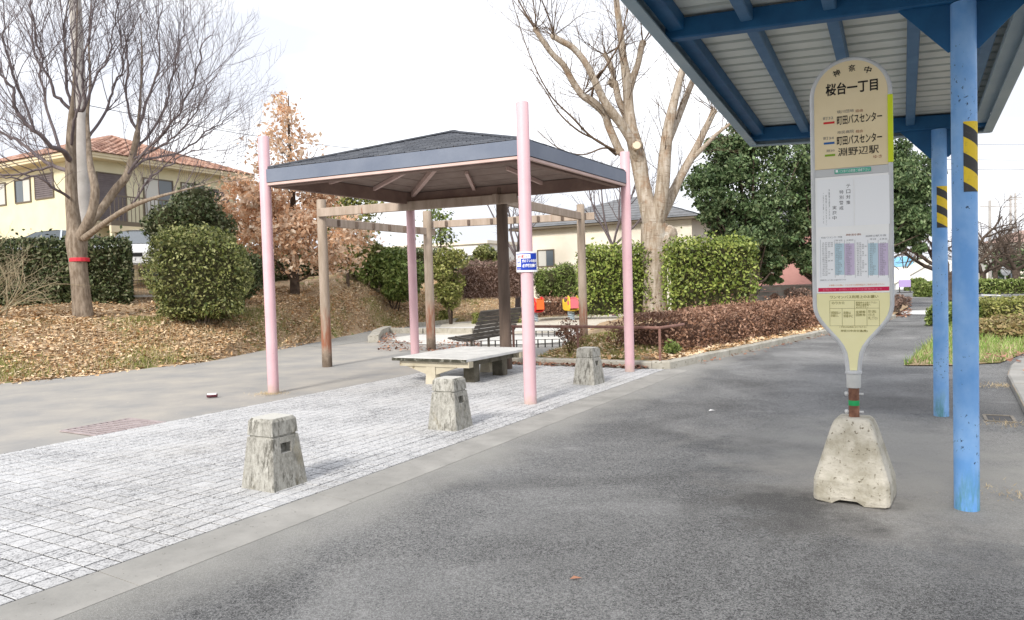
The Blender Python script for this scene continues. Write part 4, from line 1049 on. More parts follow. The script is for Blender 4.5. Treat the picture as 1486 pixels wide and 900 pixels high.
T('ご不明な点は係員におたずね下さい', (1218, 475.2), (1258, 474.4), 2.6, m_olive); T('神奈川中央交通(株)', (1220, 481), (1259, 480), 4.2, m_olive, 0, .008)
# collar, rusty pipe, concrete foot
zn = left[-1][1]; zp = loc_s(1240, 563)[1]; zf = .565
MB().lathe([(.030, zn - .012), (.052, zn - .012), (.054, zn), (.050, zn + .01), (.030, zn + .012)], 20).build('collar_ring', m_alu, sg, True)
MB().lathe([(.042, zp), (.046, zp + .005), (.046, zn - .014), (.03, zn - .012)], 18).build('collar', m_cement, sg, True)
pole = MB().lathe([(.034, zf - .06), (.034, zp + .001)], 18).build('rusty_pipe', m_rust, sg, True)
zg = loc_s(1240, 585)[1]
MB().lathe([(.0345, zg - .018), (.0352, zg - .016), (.0352, zg + .016), (.0345, zg + .018)], 18).build('green_tape', m_greenband, pole, True)
for z in (loc_s(1240, 572)[1], loc_s(1240, 598)[1]):
    MB().tube([(-.060, 0, z), (.060, 0, z)], .008, 6).build('bolt', m_alu, pole); MB().tube([(-.056, 0, z), (-.040, 0, z)], .015, 6).build('bolt', m_alu, pole)
def bring(hx, hy, z, c, fz=0.0):
    P = []
    for (x, y) in ((-hx + c, -hy), (-.14, -hy), (-.09, -hy), (.05, -hy), (.10, -hy), (hx - c, -hy), (hx, -hy + c), (hx, -.05), (hx, .05), (hx, hy - c), (hx - c, hy), (.1, hy), (-.1, hy), (-hx + c, hy), (-hx, hy - c), (-hx, .05), (-hx, -.05), (-hx, -hy + c)):
        k = max(-1, min(1, 1)); xx = x if abs(x) >= hx - c - 1e-9 or abs(x) < hx - c - .02 else math.copysign(hx - c - .02, x)
        zz = z + (fz if abs(y) >= hy - 1e-9 and -.1 <= x <= .06 else 0)
        P.append((xx * 1.0, y, zz))
    return P
def bsc(hx, hy, z, c, fz=0.0):
    base = bring(.275, .22, 0, .03); s = hx / .275; t = hy / .22
    return [(x * s, y * t, z + (fz if (abs(y) >= .22 - 1e-9 and -.1 <= x <= .06) else 0)) for x, y, _ in base]
ft = MB().loops([bsc(.262, .215, .004, .03, .028), bsc(.268, .22, .03, .03, .012), bsc(.263, .215, .15, .03), bsc(.248, .195, .20, .03), bsc(.150, .14, .50, .03), bsc(.130, .125, .545, .03), bsc(.105, .10, .566, .03)])
o = ft.build('concrete_foot', m_basec, sg); o.rotation_euler.z = rad(-8); o.scale = (.90, .92, 1); bevel(o, .006, 1); roughen(o, .0016, .022, 4)

# ================================================================== LEFT HOUSE behind the hedge
LOT = 2.15
def local_frame(corner, dirx):
    d = np.array(dirx, float); d /= np.linalg.norm(d); return math.atan2(d[1], d[0])
HC = (-17.1, 30.0)                                       # near corner of the house
hz_ = math.atan2(.88, .47)                               # local x runs back along the right hand front, y to the left
hs = empty('cream_house', (*HC, LOT), 'cream two-storey house with terracotta hip roof behind the left hedge', 'house', rz=hz_)
HL, HWd, EV = 7.6, 9.5, 4.95
MB().box((0, 0, -.3), (HL, HWd, EV)).build('wall', m_wallcream, hs)
MB().box((-.62, -.62, EV + .002), (HL + .62, HWd + .62, EV + .10)).build('eave_soffit', m_eave, hs)
MB().box((-.66, -.66, EV + .102), (HL + .66, HWd + .66, EV + .22)).build('gutter', m_eave, hs)
# roof of tile courses, tiles joined
rm = MB(); e_ = .72; zr0 = EV + .22; rise = 1.75; rx0, rx1, ry0, ry1 = -e_, HL + e_, -e_, HWd + e_
hx_ = (rx1 - rx0) / 2
crn = [(rx0, ry0), (rx1, ry0), (rx1, ry1), (rx0, ry1)]; rid = [((rx0 + rx1) / 2, ry0 + hx_), ((rx0 + rx1) / 2, ry0 + hx_), ((rx0 + rx1) / 2, ry1 - hx_), ((rx0 + rx1) / 2, ry1 - hx_)]
base = MB()
for s in range(4):
    a, b = np.array(crn[s]), np.array(crn[(s + 1) % 4]); c, d = np.array(rid[(s + 1) % 4]), np.array(rid[s])
    NRW = 13
    for r in range(NRW):
        t0, t1 = r / NRW, (r + 1.15) / NRW; t1 = min(t1, 1)
        l0, l1 = a + (d - a) * t0, b + (c - b) * t0; q0, q1 = a + (d - a) * t1, b + (c - b) * t1
        L = np.linalg.norm(l1 - l0); n = max(1, int(L / .33))
        for k in range(n):
            u0, u1 = k / n, (k + .94) / n; um = (u0 + u1) / 2
            P0 = [l0 + (l1 - l0) * u for u in (u0, um, u1)]; P1_ = [q0 + (q1 - q0) * u for u in (u0, um, u1)]
            z0, z1 = zr0 + rise * t0, zr0 + rise * t1
            V = [(*P0[0], z0 + .02), (*P0[1], z0 + .075), (*P0[2], z0 + .02), (*P1_[0], z1), (*P1_[1], z1 + .05), (*P1_[2], z1)]
            rm.add(V, [(0, 1, 4, 3), (1, 2, 5, 4), (0, 2, 1)])
    base.add([(*a, zr0 - .004), (*b, zr0 - .004), (*c, zr0 + rise - .01), (*d, zr0 + rise - .01)], [(0, 1, 2, 3)])
rf = base.build('roof', m_rooftile, hs); tag(rm.build('roof_tile', m_rooftile, rf), kind='stuff')
def window(parent, x, z, wd, ht, face='y', shutter=False, panes=2, at0=0.0, frame=m_frame, pane=m_curtain, fd=.05):
    """window on a wall: face 'y' looks to -y, 'x' looks to -x of the parent"""
    def P(u, d, zz): return (u, at0 - d, zz) if face == 'y' else (at0 - d, u, zz)
    def bx(u0, u1, d0, d1, z0, z1):
        a, b = P(u0, d0, z0), P(u1, d1, z1); return tuple(min(i, j) for i, j in zip(a, b)), tuple(max(i, j) for i, j in zip(a, b))
    f = MB(); t = .05
    for u0, u1, z0, z1 in ((x, x + wd, z, z + t), (x, x + wd, z + ht - t, z + ht), (x, x + t, z + t, z + ht - t), (x + wd - t, x + wd, z + t, z + ht - t)): f.box(*bx(u0, u1, -.01, fd, z0, z1))
    fo = f.build('window', frame, parent)
    if shutter:
        n = max(4, int((ht - 2 * t) / .085)); st = (ht - 2 * t) / n
        for k in range(n):
            s = MB().box(*bx(x + t, x + wd - t, .005, .035, z + t + k * st, z + t + (k + .8) * st)); s.build('shutter_slat', m_shutter, fo)
        MB().box(*bx(x + t, x + wd - t, .0, .004, z + t, z + ht - t)).build('shutter_back', m_shutter, fo)
    else:
        w_ = (wd - 2 * t) / panes
        for k in range(panes): MB().box(*bx(x + t + k * w_ + .012, x + t + (k + 1) * w_ - .012, .004, .018, z + t, z + ht - t)).build('pane', pane if k % 2 == 0 else m_glass, fo)
    return fo
# left hand front (looks to -x): local y runs to the left
window(hs, 2.05, 3.55, 1.35, 1.05, 'x', True); window(hs, 3.7, 3.50, 1.2, 1.02, 'x'); window(hs, 5.6, 3.5, 1.2, 1.0, 'x'); window(hs, 7.6, 3.5, 1.1, 1.0, 'x'); window(hs, 3.5, .8, 1.7, 1.2, 'x')
# right hand front (looks to -y)
window(hs, .5, 2.5, 1.3, 2.0, 'y', True); window(hs, 2.6, 2.55, 1.5, 1.95, 'y'); window(hs, 4.5, 2.55, 1.3, 1.95, 'y'); window(hs, 6.0, 3.2, 1.2, 1.15, 'y', True)
window(hs, 2.2, .2, 1.6, 1.9, 'y', False, 2, 0, m_frame, m_glass)
# balcony on the right front
bc = MB().box((.3, -1.15, 2.22), (HL + .9, -.004, 2.40)).build('balcony_floor', m_frame, hs)
MB().box((.3, -1.15, 1.95), (HL + .3, -1.02, 2.218)).build('balcony_edge', m_eave, hs)
rl_ = MB().bar((.3, -1.12, 3.42), (HL + .9, -1.12, 3.42), .05, .05).build('balcony_rail', m_frame, hs)
MB().bar((HL + .88, -1.09, 3.42), (HL + .88, -.01, 3.42), .05, .05).build('balcony_rail', m_frame, hs)
for k in range(46): x = .32 + k * (HL + .55) / 45; MB().box((x - .012, -1.132, 2.40), (x + .012, -1.108, 3.394)).build('baluster', m_frame, rl_)
for x in (.35, HL - .2): MB().box((x, -1.1, -.3), (x + .14, -.96, 1.948)).build('balcony_pillar', m_wallcream, hs)
MB().add([(1.2, -2.6, 1.55), (5.2, -2.6, 1.55), (5.2, -.01, 1.93), (1.2, -.01, 1.93), (1.2, -2.6, 1.61), (5.2, -2.6, 1.61), (5.2, -.01, 1.99), (1.2, -.01, 1.99)], [(0, 3, 2, 1), (4, 5, 6, 7), (0, 1, 5, 4), (1, 2, 6, 5), (2, 3, 7, 6), (3, 0, 4, 7)]).build('porch_roof', m_eave, hs)
MB().tube([(HL + .05, -.5, EV - .02), (HL + .05, -.2, EV - .5), (HL - .05, -.06, EV - .75), (HL - .05, -.06, 0)], .04, 8).build('downpipe', m_frame, hs)
an = MB(); ax = (5.6, 3.5); an.bar((*ax, 6.6), (*ax, 8.2), .04, .04, (1, 0, 0)); an.bar((ax[0] - .9, ax[1], 8.0), (ax[0] + .9, ax[1], 8.0), .03, .03)
for k in range(7): x = ax[0] - .85 + k * .28; an.bar((x, ax[1] - .3, 8.02), (x, ax[1] + .3, 8.02), .015, .015)
an.build('antenna', m_darkiron, hs)
# ---------------------------------------------------------------- cars in front of the house
def make_car(paint, label):
    root = empty('parked_car', (0, 0, 0), label, 'car')
    sec = []                                             # x forward; cross sections: y half width bottom, top, z
    L = [(-2.0, .55, .78, .70), (-1.95, .30, .95, .76), (-1.2, .22, 1.00, .82), (0, .22, 1.02, .84), (1.2, .22, .98, .82), (1.85, .28, .82, .76), (2.02, .42, .66, .66)]
    rings = []
    for x, z0, z1, hw in L: rings.append([(x, -hw * .92, z0), (x, -hw, (z0 + z1) / 2), (x, -hw * .94, z1), (x, -hw * .4, z1 + .03), (x, hw * .4, z1 + .03), (x, hw * .94, z1), (x, hw, (z0 + z1) / 2), (x, hw * .92, z0)])
    o = MB().loops(rings).build('body', paint, root); smooth_by_angle(o, 35)
    cb = [(-1.80, .98, .60, .74), (-1.15, 1.44, .55, .70), (-.2, 1.52, .56, .70), (.45, 1.46, .55, .70), (1.30, .99, .60, .76)]
    R = []
    for x, zt, hwt, hwb in cb: R.append([(x, -hwt, zt), (x, -hwt * .5, zt + .03), (x, hwt * .5, zt + .03), (x, hwt, zt)])
    V = [p for r in R for p in r]; F = []
    for k in range(4):
        for i in range(3): F.append((4 * k + i, 4 * k + i + 1, 4 * k + i + 5, 4 * k + i + 4))
    ro = MB().add(V[4:16] + [(x, y, z - .03) for x, y, z in V[4:16]], [tuple(i - 4 for i in f) for f in F if min(f) >= 4 and max(f) < 16] + [(12 + 8, 12 + 9, 12 + 10, 12 + 11)]).build('roof', paint, root); smooth_by_angle(ro)
    MB().add([(1.30, -.70, 1.0), (1.30, .70, 1.0), (.45, .545, 1.455), (.45, -.545, 1.455)], [(0, 1, 2, 3)]).build('windscreen', m_glass, root)
    MB().add([(-1.80, -.68, 1.0), (-1.80, .68, 1.0), (-1.15, .545, 1.435), (-1.15, -.545, 1.435)], [(0, 3, 2, 1)]).build('rear_window', m_glass, root)
    for s in (-1, 1):
        MB().add([(1.2, s * .765, 1.0), (-1.7, s * .75, .98), (-1.12, s * .555, 1.43), (-.2, s * .565, 1.50), (.43, s * .555, 1.45)], [(0, 1, 2, 3, 4)]).build('side_window', m_glass, root)
        MB().bar((-.35, s * .775, .99), (-.35, s * .575, 1.50), .06, .02).build('pillar', paint, root)
        MB().box((.85, s * .90 - .07, .98), (1.0, s * .90 + .07, 1.10)).build('mirror', paint, root)
        MB().loops([[(1.80, s * .42, .68), (1.80, s * .72, .66), (1.72, s * .74, .80), (1.72, s * .46, .80)], [(1.985, s * .42, .66), (1.90, s * .70, .66), (1.82, s * .72, .79), (1.93, s * .46, .77)]]).build('headlight', m_lamp, root)
        for x in (-1.25, 1.28):
            wh = MB().tube([(x, s * .68, .31), (x, s * .86, .31)], .31, 18).build('wheel', m_tyre, root); MB().tube([(x, s * .862, .31), (x, s * .872, .31)], .19, 12).build('rim', m_alu, wh)
    MB().box((1.95, -.38, .55), (2.035, .38, .66)).build('grille', m_tyre, root); MB().box((1.88, -.66, .30), (2.05, .66, .42)).build('bumper', paint, root)
    MB().box((2.036, -.17, .43), (2.05, .17, .53)).build('number_plate', m_wht, root)
    return root
c1 = make_car(m_white, 'white hatchback facing the wire fence in the cream house yard'); p = at(209, 400, 25.0); c1.location = (p[0], p[1], LOT + .05); c1.rotation_euler.z = rad(-75)
c2 = make_car(m_silver, 'silver-blue car whose roof shows above the left hedge'); p = at(84, 400, 26.3); c2.location = (p[0], p[1], LOT + .22); c2.rotation_euler.z = rad(-165)
# ---------------------------------------------------------------- wire fence along the lot
def fence_line(pts, label, ht=1.15, group=None):
    root = empty('wire_fence', tuple(pts[0]), label, 'fence'); o = np.array(pts[0]); m = MB()
    for a, b in zip(pts[:-1], pts[1:]):
        d = np.array(b) - np.array(a); L = np.linalg.norm(d[:2]); n = int(L / .075)
        for k in range(n): q = np.array(a) - o + d * k / n; m.bar(q + (0, 0, .05), q + (0, 0, ht), .006, .006, (1, 0, 0))
        for k in range(9): z = .06 + k * (ht - .08) / 8; m.bar(np.array(a) - o + (0, 0, z), np.array(b) - o + (0, 0, z), .007, .007)
        for k in range(int(L / 2) + 1): q = np.array(a) - o + d * k / max(1, int(L / 2)); MB().box((q[0] - .03, q[1] - .03, q[2] - .8), (q[0] + .03, q[1] + .03, q[2] + ht + .04)).build('post', m_post, root)
        MB().bar(np.array(a) - o + (0, 0, .02), np.array(b) - o + (0, 0, .02), .06, .06).build('bottom_rail', m_post, root)
        MB().bar(np.array(a) - o + (0, 0, ht + .02), np.array(b) - o + (0, 0, ht + .02), .035, .035).build('top_rail', m_post, root)
    tag(m.build('wire_mesh', m_wire, root), kind='stuff')
fence_line([at(192, 431, 21.6), at(256, 430, 22.0)], 'green-grey wire mesh fence panel between the dark hedge and the round shrub', .95)
fence_line([at(372, 428, 27.5), at(480, 418, 34), at(620, 411, 42.5)], 'long wire fence along the top of the leafy bank', 1.0)
# ---------------------------------------------------------------- utility pole behind the left tree
def up(name, px_t, px_b, yb, Y, r0_, r1_, label, zt=14, arms=0, cat='utility pole'):
    b = at(px_b, yb, Y); root = empty(name, (b[0], b[1], 0), label, cat)
    MB().lathe([(r0_, -.1), (r0_, b[2]), (r1_, zt)], 14).build('shaft', m_pole, root, True)
    for k in range(arms): MB().bar((-.8, 0, zt - .5 - .7 * k), (.8, 0, zt - .5 - .7 * k), .08, .08).build('crossarm', m_pole, root)
    return root
up('utility_pole', 112, 126, 350, 24, .215, .155, 'tall grey concrete utility pole right behind the red-ribboned tree', 15, 1)
# ================================================================== MIDDLE HOUSES
def hip_house(name, label, c, rz, sx_, sy_, ev, rise, wall, roofm, wins=()):
    root = empty(name, (*c, 0), label, 'house', rz=rz)
    MB().box((0, 0, -.2), (sx_, sy_, ev)).build('wall', wall, root)
    MB().box((-.45, -.45, ev + .002), (sx_ + .45, sy_ + .45, ev + .12)).build('eave', m_frame, root)
    e = .5; z0 = ev + .124; hh = min(sx_, sy_) / 2 + e
    if sx_ >= sy_: rA, rB = (-e + hh, sy_ / 2), (sx_ + e - hh, sy_ / 2)
    else: rA, rB = (sx_ / 2, -e + hh), (sx_ / 2, sy_ + e - hh)
    V = [(-e, -e, z0), (sx_ + e, -e, z0), (sx_ + e, sy_ + e, z0), (-e, sy_ + e, z0), (*rA, z0 + rise), (*rB, z0 + rise)]
    F = [(0, 1, 5, 4), (1, 2, 5), (2, 3, 4, 5), (3, 0, 4), (0, 3, 2, 1)] if sx_ >= sy_ else [(0, 1, 4), (1, 2, 5, 4), (2, 3, 5), (3, 0, 4, 5), (0, 3, 2, 1)]
    rf_ = MB().add(V, F).build('roof', roofm, root)
    cr = MB()
    for r in range(9):                                   # raised course edges
        t = (r + .5) / 9.5
        def q(i, j): a = np.array(V[i]); b = np.array(V[j]); return a + (b - a) * t
        pr_ = [q(0, 4), q(1, 5 if sx_ >= sy_ else 4), q(2, 5), q(3, 4 if sx_ >= sy_ else 5)]
        for k in range(4): cr.bar(pr_[k] + (0, 0, .01), pr_[(k + 1) % 4] + (0, 0, .01), .05, .03)
    cr.build('roof_course', roofm, rf_)
    for f, x, z, wd, ht in wins: window(root, x, z, wd, ht, f)
    return root
hp = at(868, 330, 38); d0 = math.atan2(-.5, .866)
hip_house('ivory_house', 'ivory house with grey hip roof behind the pergola', (hp[0] - .866 * 4.6, hp[1] + .5 * 4.6 - 1), d0, 9.2, 8.5, 4.35, 1.65, m_wallpale, m_roofgrey, (('y', 3.6, 2.45, 1.15, .75), ('y', 6.6, 2.2, 1.3, 1.1), ('y', 1.0, 2.4, 1.0, .9), ('x', 2, 2.3, 1.4, 1.1), ('x', 5, 2.3, 1.4, 1.1)))
hp = at(985, 338, 43)
hip_house('tiled_house', 'low house with brownish tiled roof just behind the big pollarded tree', (hp[0] - 2, hp[1]), d0, 3.6, 5, 3.6, 1.1, m_wallpale, m_rooftile, (('y', 1.2, 1.6, 1.2, 1.0),))
wp = at(540, 385, 52)
wb = empty('white_building', (wp[0], wp[1], 0), 'long low white building far behind the autumn tree', 'building', rz=d0)
MB().box((0, 0, 0), (9.5, 8, 4.2)).build('wall', m_wallwhite, wb); MB().box((-.15, -.15, 4.202), (9.65, 8.15, 4.4)).build('parapet', m_wallpale, wb)
for k in range(4): window(wb, .7 + k * 2.2, 2.6, 1.3, .9, 'y')
wp = at(1062, 400, 39)
pk = hip_house('salmon_house', 'salmon pink house behind the dark evergreens', (wp[0], wp[1]), math.atan2(-.18, .98), 5.7, 6, 3.9, 1.3, m_wallpink, m_roofgrey, (('y', 1.7, 1.7, .75, .7), ('y', 3.9, 1.5, 1.0, 1.1)))
gwall = empty('block_wall', tuple(at(1083, 440, 34)[:2]) + (0,), 'streaked grey block wall below the salmon house', 'wall', rz=math.atan2(-.1, .99))
for r in range(5):
    for k in range(11):
        b = MB().box((k * .4 + (.2 if r % 2 else 0) + .004, 0, r * .22 + .004), (k * .4 + (.2 if r % 2 else 0) + .396, .12, r * .22 + .216)); b.build('block', m_wallgrey, gwall)
MB().box((0, -.02, 1.102), (4.6, .14, 1.16)).build('coping', m_wallgrey, gwall)
# ================================================================== RIGHT DISTANCE
m_roofbrown = mat('weathered_brown_roof', (.30, .20, .165), (.38, .27, .23), 2, .85)
fp = at(1325, 420, 70)
fb = empty('white_gable_building', (fp[0] - 1.6, fp[1], 0), 'white building with a sloping gable at the far end of the path', 'building', rz=rad(-12))
MB().loops([[(0, 0, 0), (5.5, 0, 0), (5.5, 0, 2.6), (3.6, 0, 2.75), (0, 0, .6)], [(0, 7, 0), (5.5, 7, 0), (5.5, 7, 2.6), (3.6, 7, 2.75), (0, 7, .6)]]).build('wall', m_wallwhite, fb)
MB().add([(-.2, -.2, .62), (3.62, -.2, 2.86), (3.62, 7.2, 2.86), (-.2, 7.2, .62), (-.2, -.2, .54), (3.62, -.2, 2.78), (3.62, 7.2, 2.78), (-.2, 7.2, .54)], [(0, 1, 2, 3), (4, 7, 6, 5), (0, 4, 5, 1), (3, 2, 6, 7)]).build('roof', m_wallpale, fb)
bp = at(1288, 400, 75)
bb = empty('blue_shed', (bp[0], bp[1], 0), 'pale blue and white shed glimpsed behind the bus sign', 'building', rz=rad(-20))
MB().box((0, 0, 0), (2.2, 4, 2.2)).build('wall', m_wallwhite, bb); MB().box((-.1, -.1, 2.202), (2.3, 4.1, 3.2)).build('roof_band', flat('sky_blue_sheet', (.22, .48, .72)), bb)
mp_ = at(1313, 417, 58)
st = empty('small_signboard', (mp_[0], mp_[1], 0), 'tiny violet and white signboard standing at the far end of the path', 'sign')
MB().box((-.45, -.05, .45), (.45, .05, 1.0)).build('violet_board', flat('violet_board', (.42, .32, .58)), st); MB().box((-.40, -.04, 1.002), (.40, .04, 1.9)).build('white_board', m_wht, st)
for s in (-.42, .42): MB().box((s - .03, -.03, 0), (s + .03, .03, .448)).build('leg', m_darkiron, st)
MB().box((-.5, -.25, .0), (.5, .25, .05)).build('foot', m_darkiron, st)
ap = at(1432, 410, 75)
ab = empty('apartment_block', (ap[0], ap[1], 0), 'pale apartment block with brown roof behind the far street trees', 'building', rz=rad(-25))
MB().box((0, 0, 0), (22, 9, 4.3)).build('wall', m_wallpale, ab); MB().loops([[(-.4, -.7, 4.302), (22.4, -.7, 4.302), (22.4, 9.4, 4.302), (-.4, 9.4, 4.302)], [(3.5, 3.5, 5.6), (18.5, 3.5, 5.6), (18.5, 5, 5.6), (3.5, 5, 5.6)]]).build('roof', m_roofbrown, ab)
MB().box((-.2, -.6, 2.15), (22.2, -.004, 2.35)).build('balcony_band', m_wallpale, ab)
for k in range(7):
    for z in (.6, 2.7): window(ab, .8 + k * 3, z, 1.7, 1.3, 'y', False, 2, 0, m_frame, m_glass)
up('street_pole', 1437, 1437, 415, 62, .14, .10, 'dark utility pole among the bare trees beyond the road', 7.4, 1)
up('street_pole', 1467, 1467, 400, 80, .14, .10, 'thin distant utility pole, left one of a pair above the far roofs', 9.6, 2)
up('street_pole', 1474, 1474, 400, 84, .14, .10, 'thin distant utility pole, right one of a pair above the far roofs', 10.2, 2)
mr = at(1459, 415, 56)
mi = empty('traffic_mirror', (mr[0], mr[1], 0), 'small round traffic mirror on a pale pole across the road', 'traffic mirror')
MB().lathe([(.05, 0), (.05, 1.75)], 8).build('pole', m_post, mi); MB().tube([(0, -.08, 1.5), (0, -.02, 1.5)], .38, 16).build('mirror', m_alu, mi)
# cables
def cable(a, b, sag, label, r=.012):
    o = np.array(a); pts = [np.array(a) + (np.array(b) - np.array(a)) * t - np.array([0, 0, sag * 4 * t * (1 - t)]) - o for t in np.linspace(0, 1, 12)]
    c = MB().tube(pts, r, 5).build('power_line', m_cable); c.location = tuple(o); tag(c, label, 'cable')
cable(at(1300, 205, 45), at(1600, 208, 45), .15, 'upper thin overhead wire at the right of the shelter', .010)
cable(at(1300, 229, 45), at(1600, 230, 45), .12, 'middle overhead wire at the right of the shelter', .015)
cable(at(1300, 244, 44), at(1600, 244, 44), .1, 'lowest overhead wire at the right of the shelter', .015)
cable(at(112, 150, 24), at(760, 212, 60), 1.0, 'overhead wire running behind the gazebo roof', .013)
# ================================================================== SMALL THINGS ON THE GROUND
gp4 = [gp(110, 621.5), gp(150, 627.5), gp(221, 616.5), gp(180, 611.5)]
gc = (gp4[0] + gp4[2]) / 2; gr = empty('drain_grating', (gc[0], gc[1], -.006), 'rusty square drain grating in the grey park path', 'drain cover', rz=th)
gw, gh = .42, .36
fm = MB()
for a, b in (((-gw, -gh), (gw, -gh)), ((gw, -gh), (gw, gh)), ((gw, gh), (-gw, gh)), ((-gw, gh), (-gw, -gh))): fm.bar((*a, .006), (*b, .006), .03, .012)
fm.build('frame', m_gratecover, gr)
MB().box((-gw, -gh, -.003), (gw, gh, .0)).build('pit_shade', m_tyre, gr)  # flat black sheet under the bars, stands in for the shade down the drain
for k in range(11): x = -gw + .03 + k * (2 * gw - .06) / 10; MB().bar((x, -gh + .015, .005), (x, gh - .015, .005), .045, .008).build('bar', m_gratecover, gr)
for k in range(4): y = -gh + .12 + k * .16; MB().bar((-gw + .015, y, .0035), (gw - .015, y, .0035), .012, .006).build('tie_bar', m_gratecover, gr)
cp = gp(308, 576.5); cn = empty('crushed_can', (cp[0], cp[1], .012), 'small crushed drink can lying on the park path', 'can', rz=rad(8))
MB().tube([(-.075, 0, .012), (-.065, 0, .012), (.065, 0, .014), (.075, 0, .014)], [.022, .030, .030, .022], 12).build('body', flat('dark_maroon_tin', (.10, .03, .04), .35), cn, True)
MB().box((-.065, -.026, .028), (.065, .022, .046)).build('label_band', m_wht, cn)
def debris(px, py, size, material, label, name='fallen_leaf_piece'):
    p = gp(px, py); m = MB()
    m.add([(-size, 0, .004), (-size * .3, size * .45, .016), (size, size * .1, .006), (size * .2, -size * .4, .012)], [(0, 1, 2, 3)]); o = m.build(name, material); o.location = (p[0], p[1], -.004); tag(o, label, 'litter')
debris(1033, 596, .04, m_wht, 'scrap of white paper on the dark asphalt', 'paper_scrap')
debris(836, 840, .034, m_litter2, 'single tan leaf lying on the asphalt in front', 'dry_leaf')
debris(512, 643 - 0, .02, m_tyre, 'tiny dark pebble beside the middle bollard', 'pebble')
dr = gp(1450, 607); db = empty('drain_cover', (dr[0], dr[1], -.006), 'dark square drain cover beside the corner kerb', 'drain cover', rz=-.5)
MB().box((-.17, -.24, -.01), (.17, .24, .004)).build('lid', m_darkiron, db); db.scale = (.62, .7, 1)
fm = MB()
for a, b in (((-.2, -.27), (.2, -.27)), ((.2, -.27), (.2, .27)), ((.2, .27), (-.2, .27)), ((-.2, .27), (-.2, -.27))): fm.bar((*a, .004), (*b, .004), .05, .012)
fm.build('rim', m_iron, db)

# ================================================================== VEGETATION
def limb(pxs, Y, n=5):
    """survey rows (px, py, radius m, depth offset) -> smooth limb"""
    return spline([(*at(a, b, Y + d), r) for a, b, r, d in pxs], n)
def twiggy(lines, src, rate, L, r, lvl, up, ang, kids=(0, 4, 5), t_from=.2, wob=.2, ratio=.6):
    """sprout fine branches all along the limbs in src"""
    for pts, rs in src:
        pts = np.asarray(pts); seg = np.linalg.norm(np.diff(pts, axis=0), axis=1); tot = seg.sum(); n = max(1, int(tot * rate)); cum = np.concatenate([[0], np.cumsum(seg)])
        for k in range(n):
            t = (t_from + (1 - t_from) * (k + rng.uniform(0, 1)) / n) * tot; i = min(np.searchsorted(cum, t) - 1, len(seg) - 1); i = max(i, 0); f = (t - cum[i]) / seg[i]
            q = pts[i] * (1 - f) + pts[i + 1] * f; dd = (pts[i + 1] - pts[i]) / seg[i]
            s = rng.normal(size=3); s -= dd * (s @ dd); s /= np.linalg.norm(s); a = rng.uniform(*ang)
            dr = dd * math.cos(a) + s * math.sin(a); dr[2] += .25
            grow(lines, q, dr, L * rng.uniform(.6, 1.2), min(r, rs[min(i, len(rs) - 1)] * .6), lvl, up, wob, kids, (.35, .8), ratio, 4)
# ---- left bare tree
Y = 18.5
lt = empty('bare_tree', tuple(at(122, 466, Y)), 'large bare tree on the leafy bank with a red ribbon round its trunk', 'tree')
o = np.array(lt.location)
main = [limb([(123, 475, .30, 0), (121, 462, .25, 0), (117, 420, .215, 0), (113, 380, .21, 0), (111, 350, .25, 0), (108, 330, .18, 0), (104, 290, .145, 0), (103, 245, .13, 0), (103, 205, .115, 0), (105, 168, .095, 0), (106, 152, .06, 0), (107, 125, .04, .05), (110, 80, .028, .1), (112, 20, .018, .1), (113, -30, .008, .1)], Y),
        limb([(112, 352, .15, 0), (124, 330, .125, -.2), (134, 305, .105, -.3), (138, 275, .10, -.3), (131, 240, .075, -.2), (128, 200, .055, 0), (127, 165, .04, .1), (131, 120, .03, .2), (129, 60, .02, .3), (133, 0, .01, .3)], Y),
        limb([(113, 346, .12, 0), (135, 318, .112, .3), (150, 300, .105, .5), (168, 275, .105, .6), (184, 255, .095, .6), (193, 225, .085, .7), (199, 195, .075, .7), (200, 186, .05, .7), (203, 150, .03, .7), (206, 90, .02, .7), (204, 20, .008, .7)], Y),
        limb([(122, 346, .085, -.2), (160, 318, .062, -.8), (190, 300, .06, -1.2), (225, 287, .038, -1.6), (270, 275, .022, -1.9), (318, 262, .010, -2.1), (350, 252, .005, -2.2)], Y)]
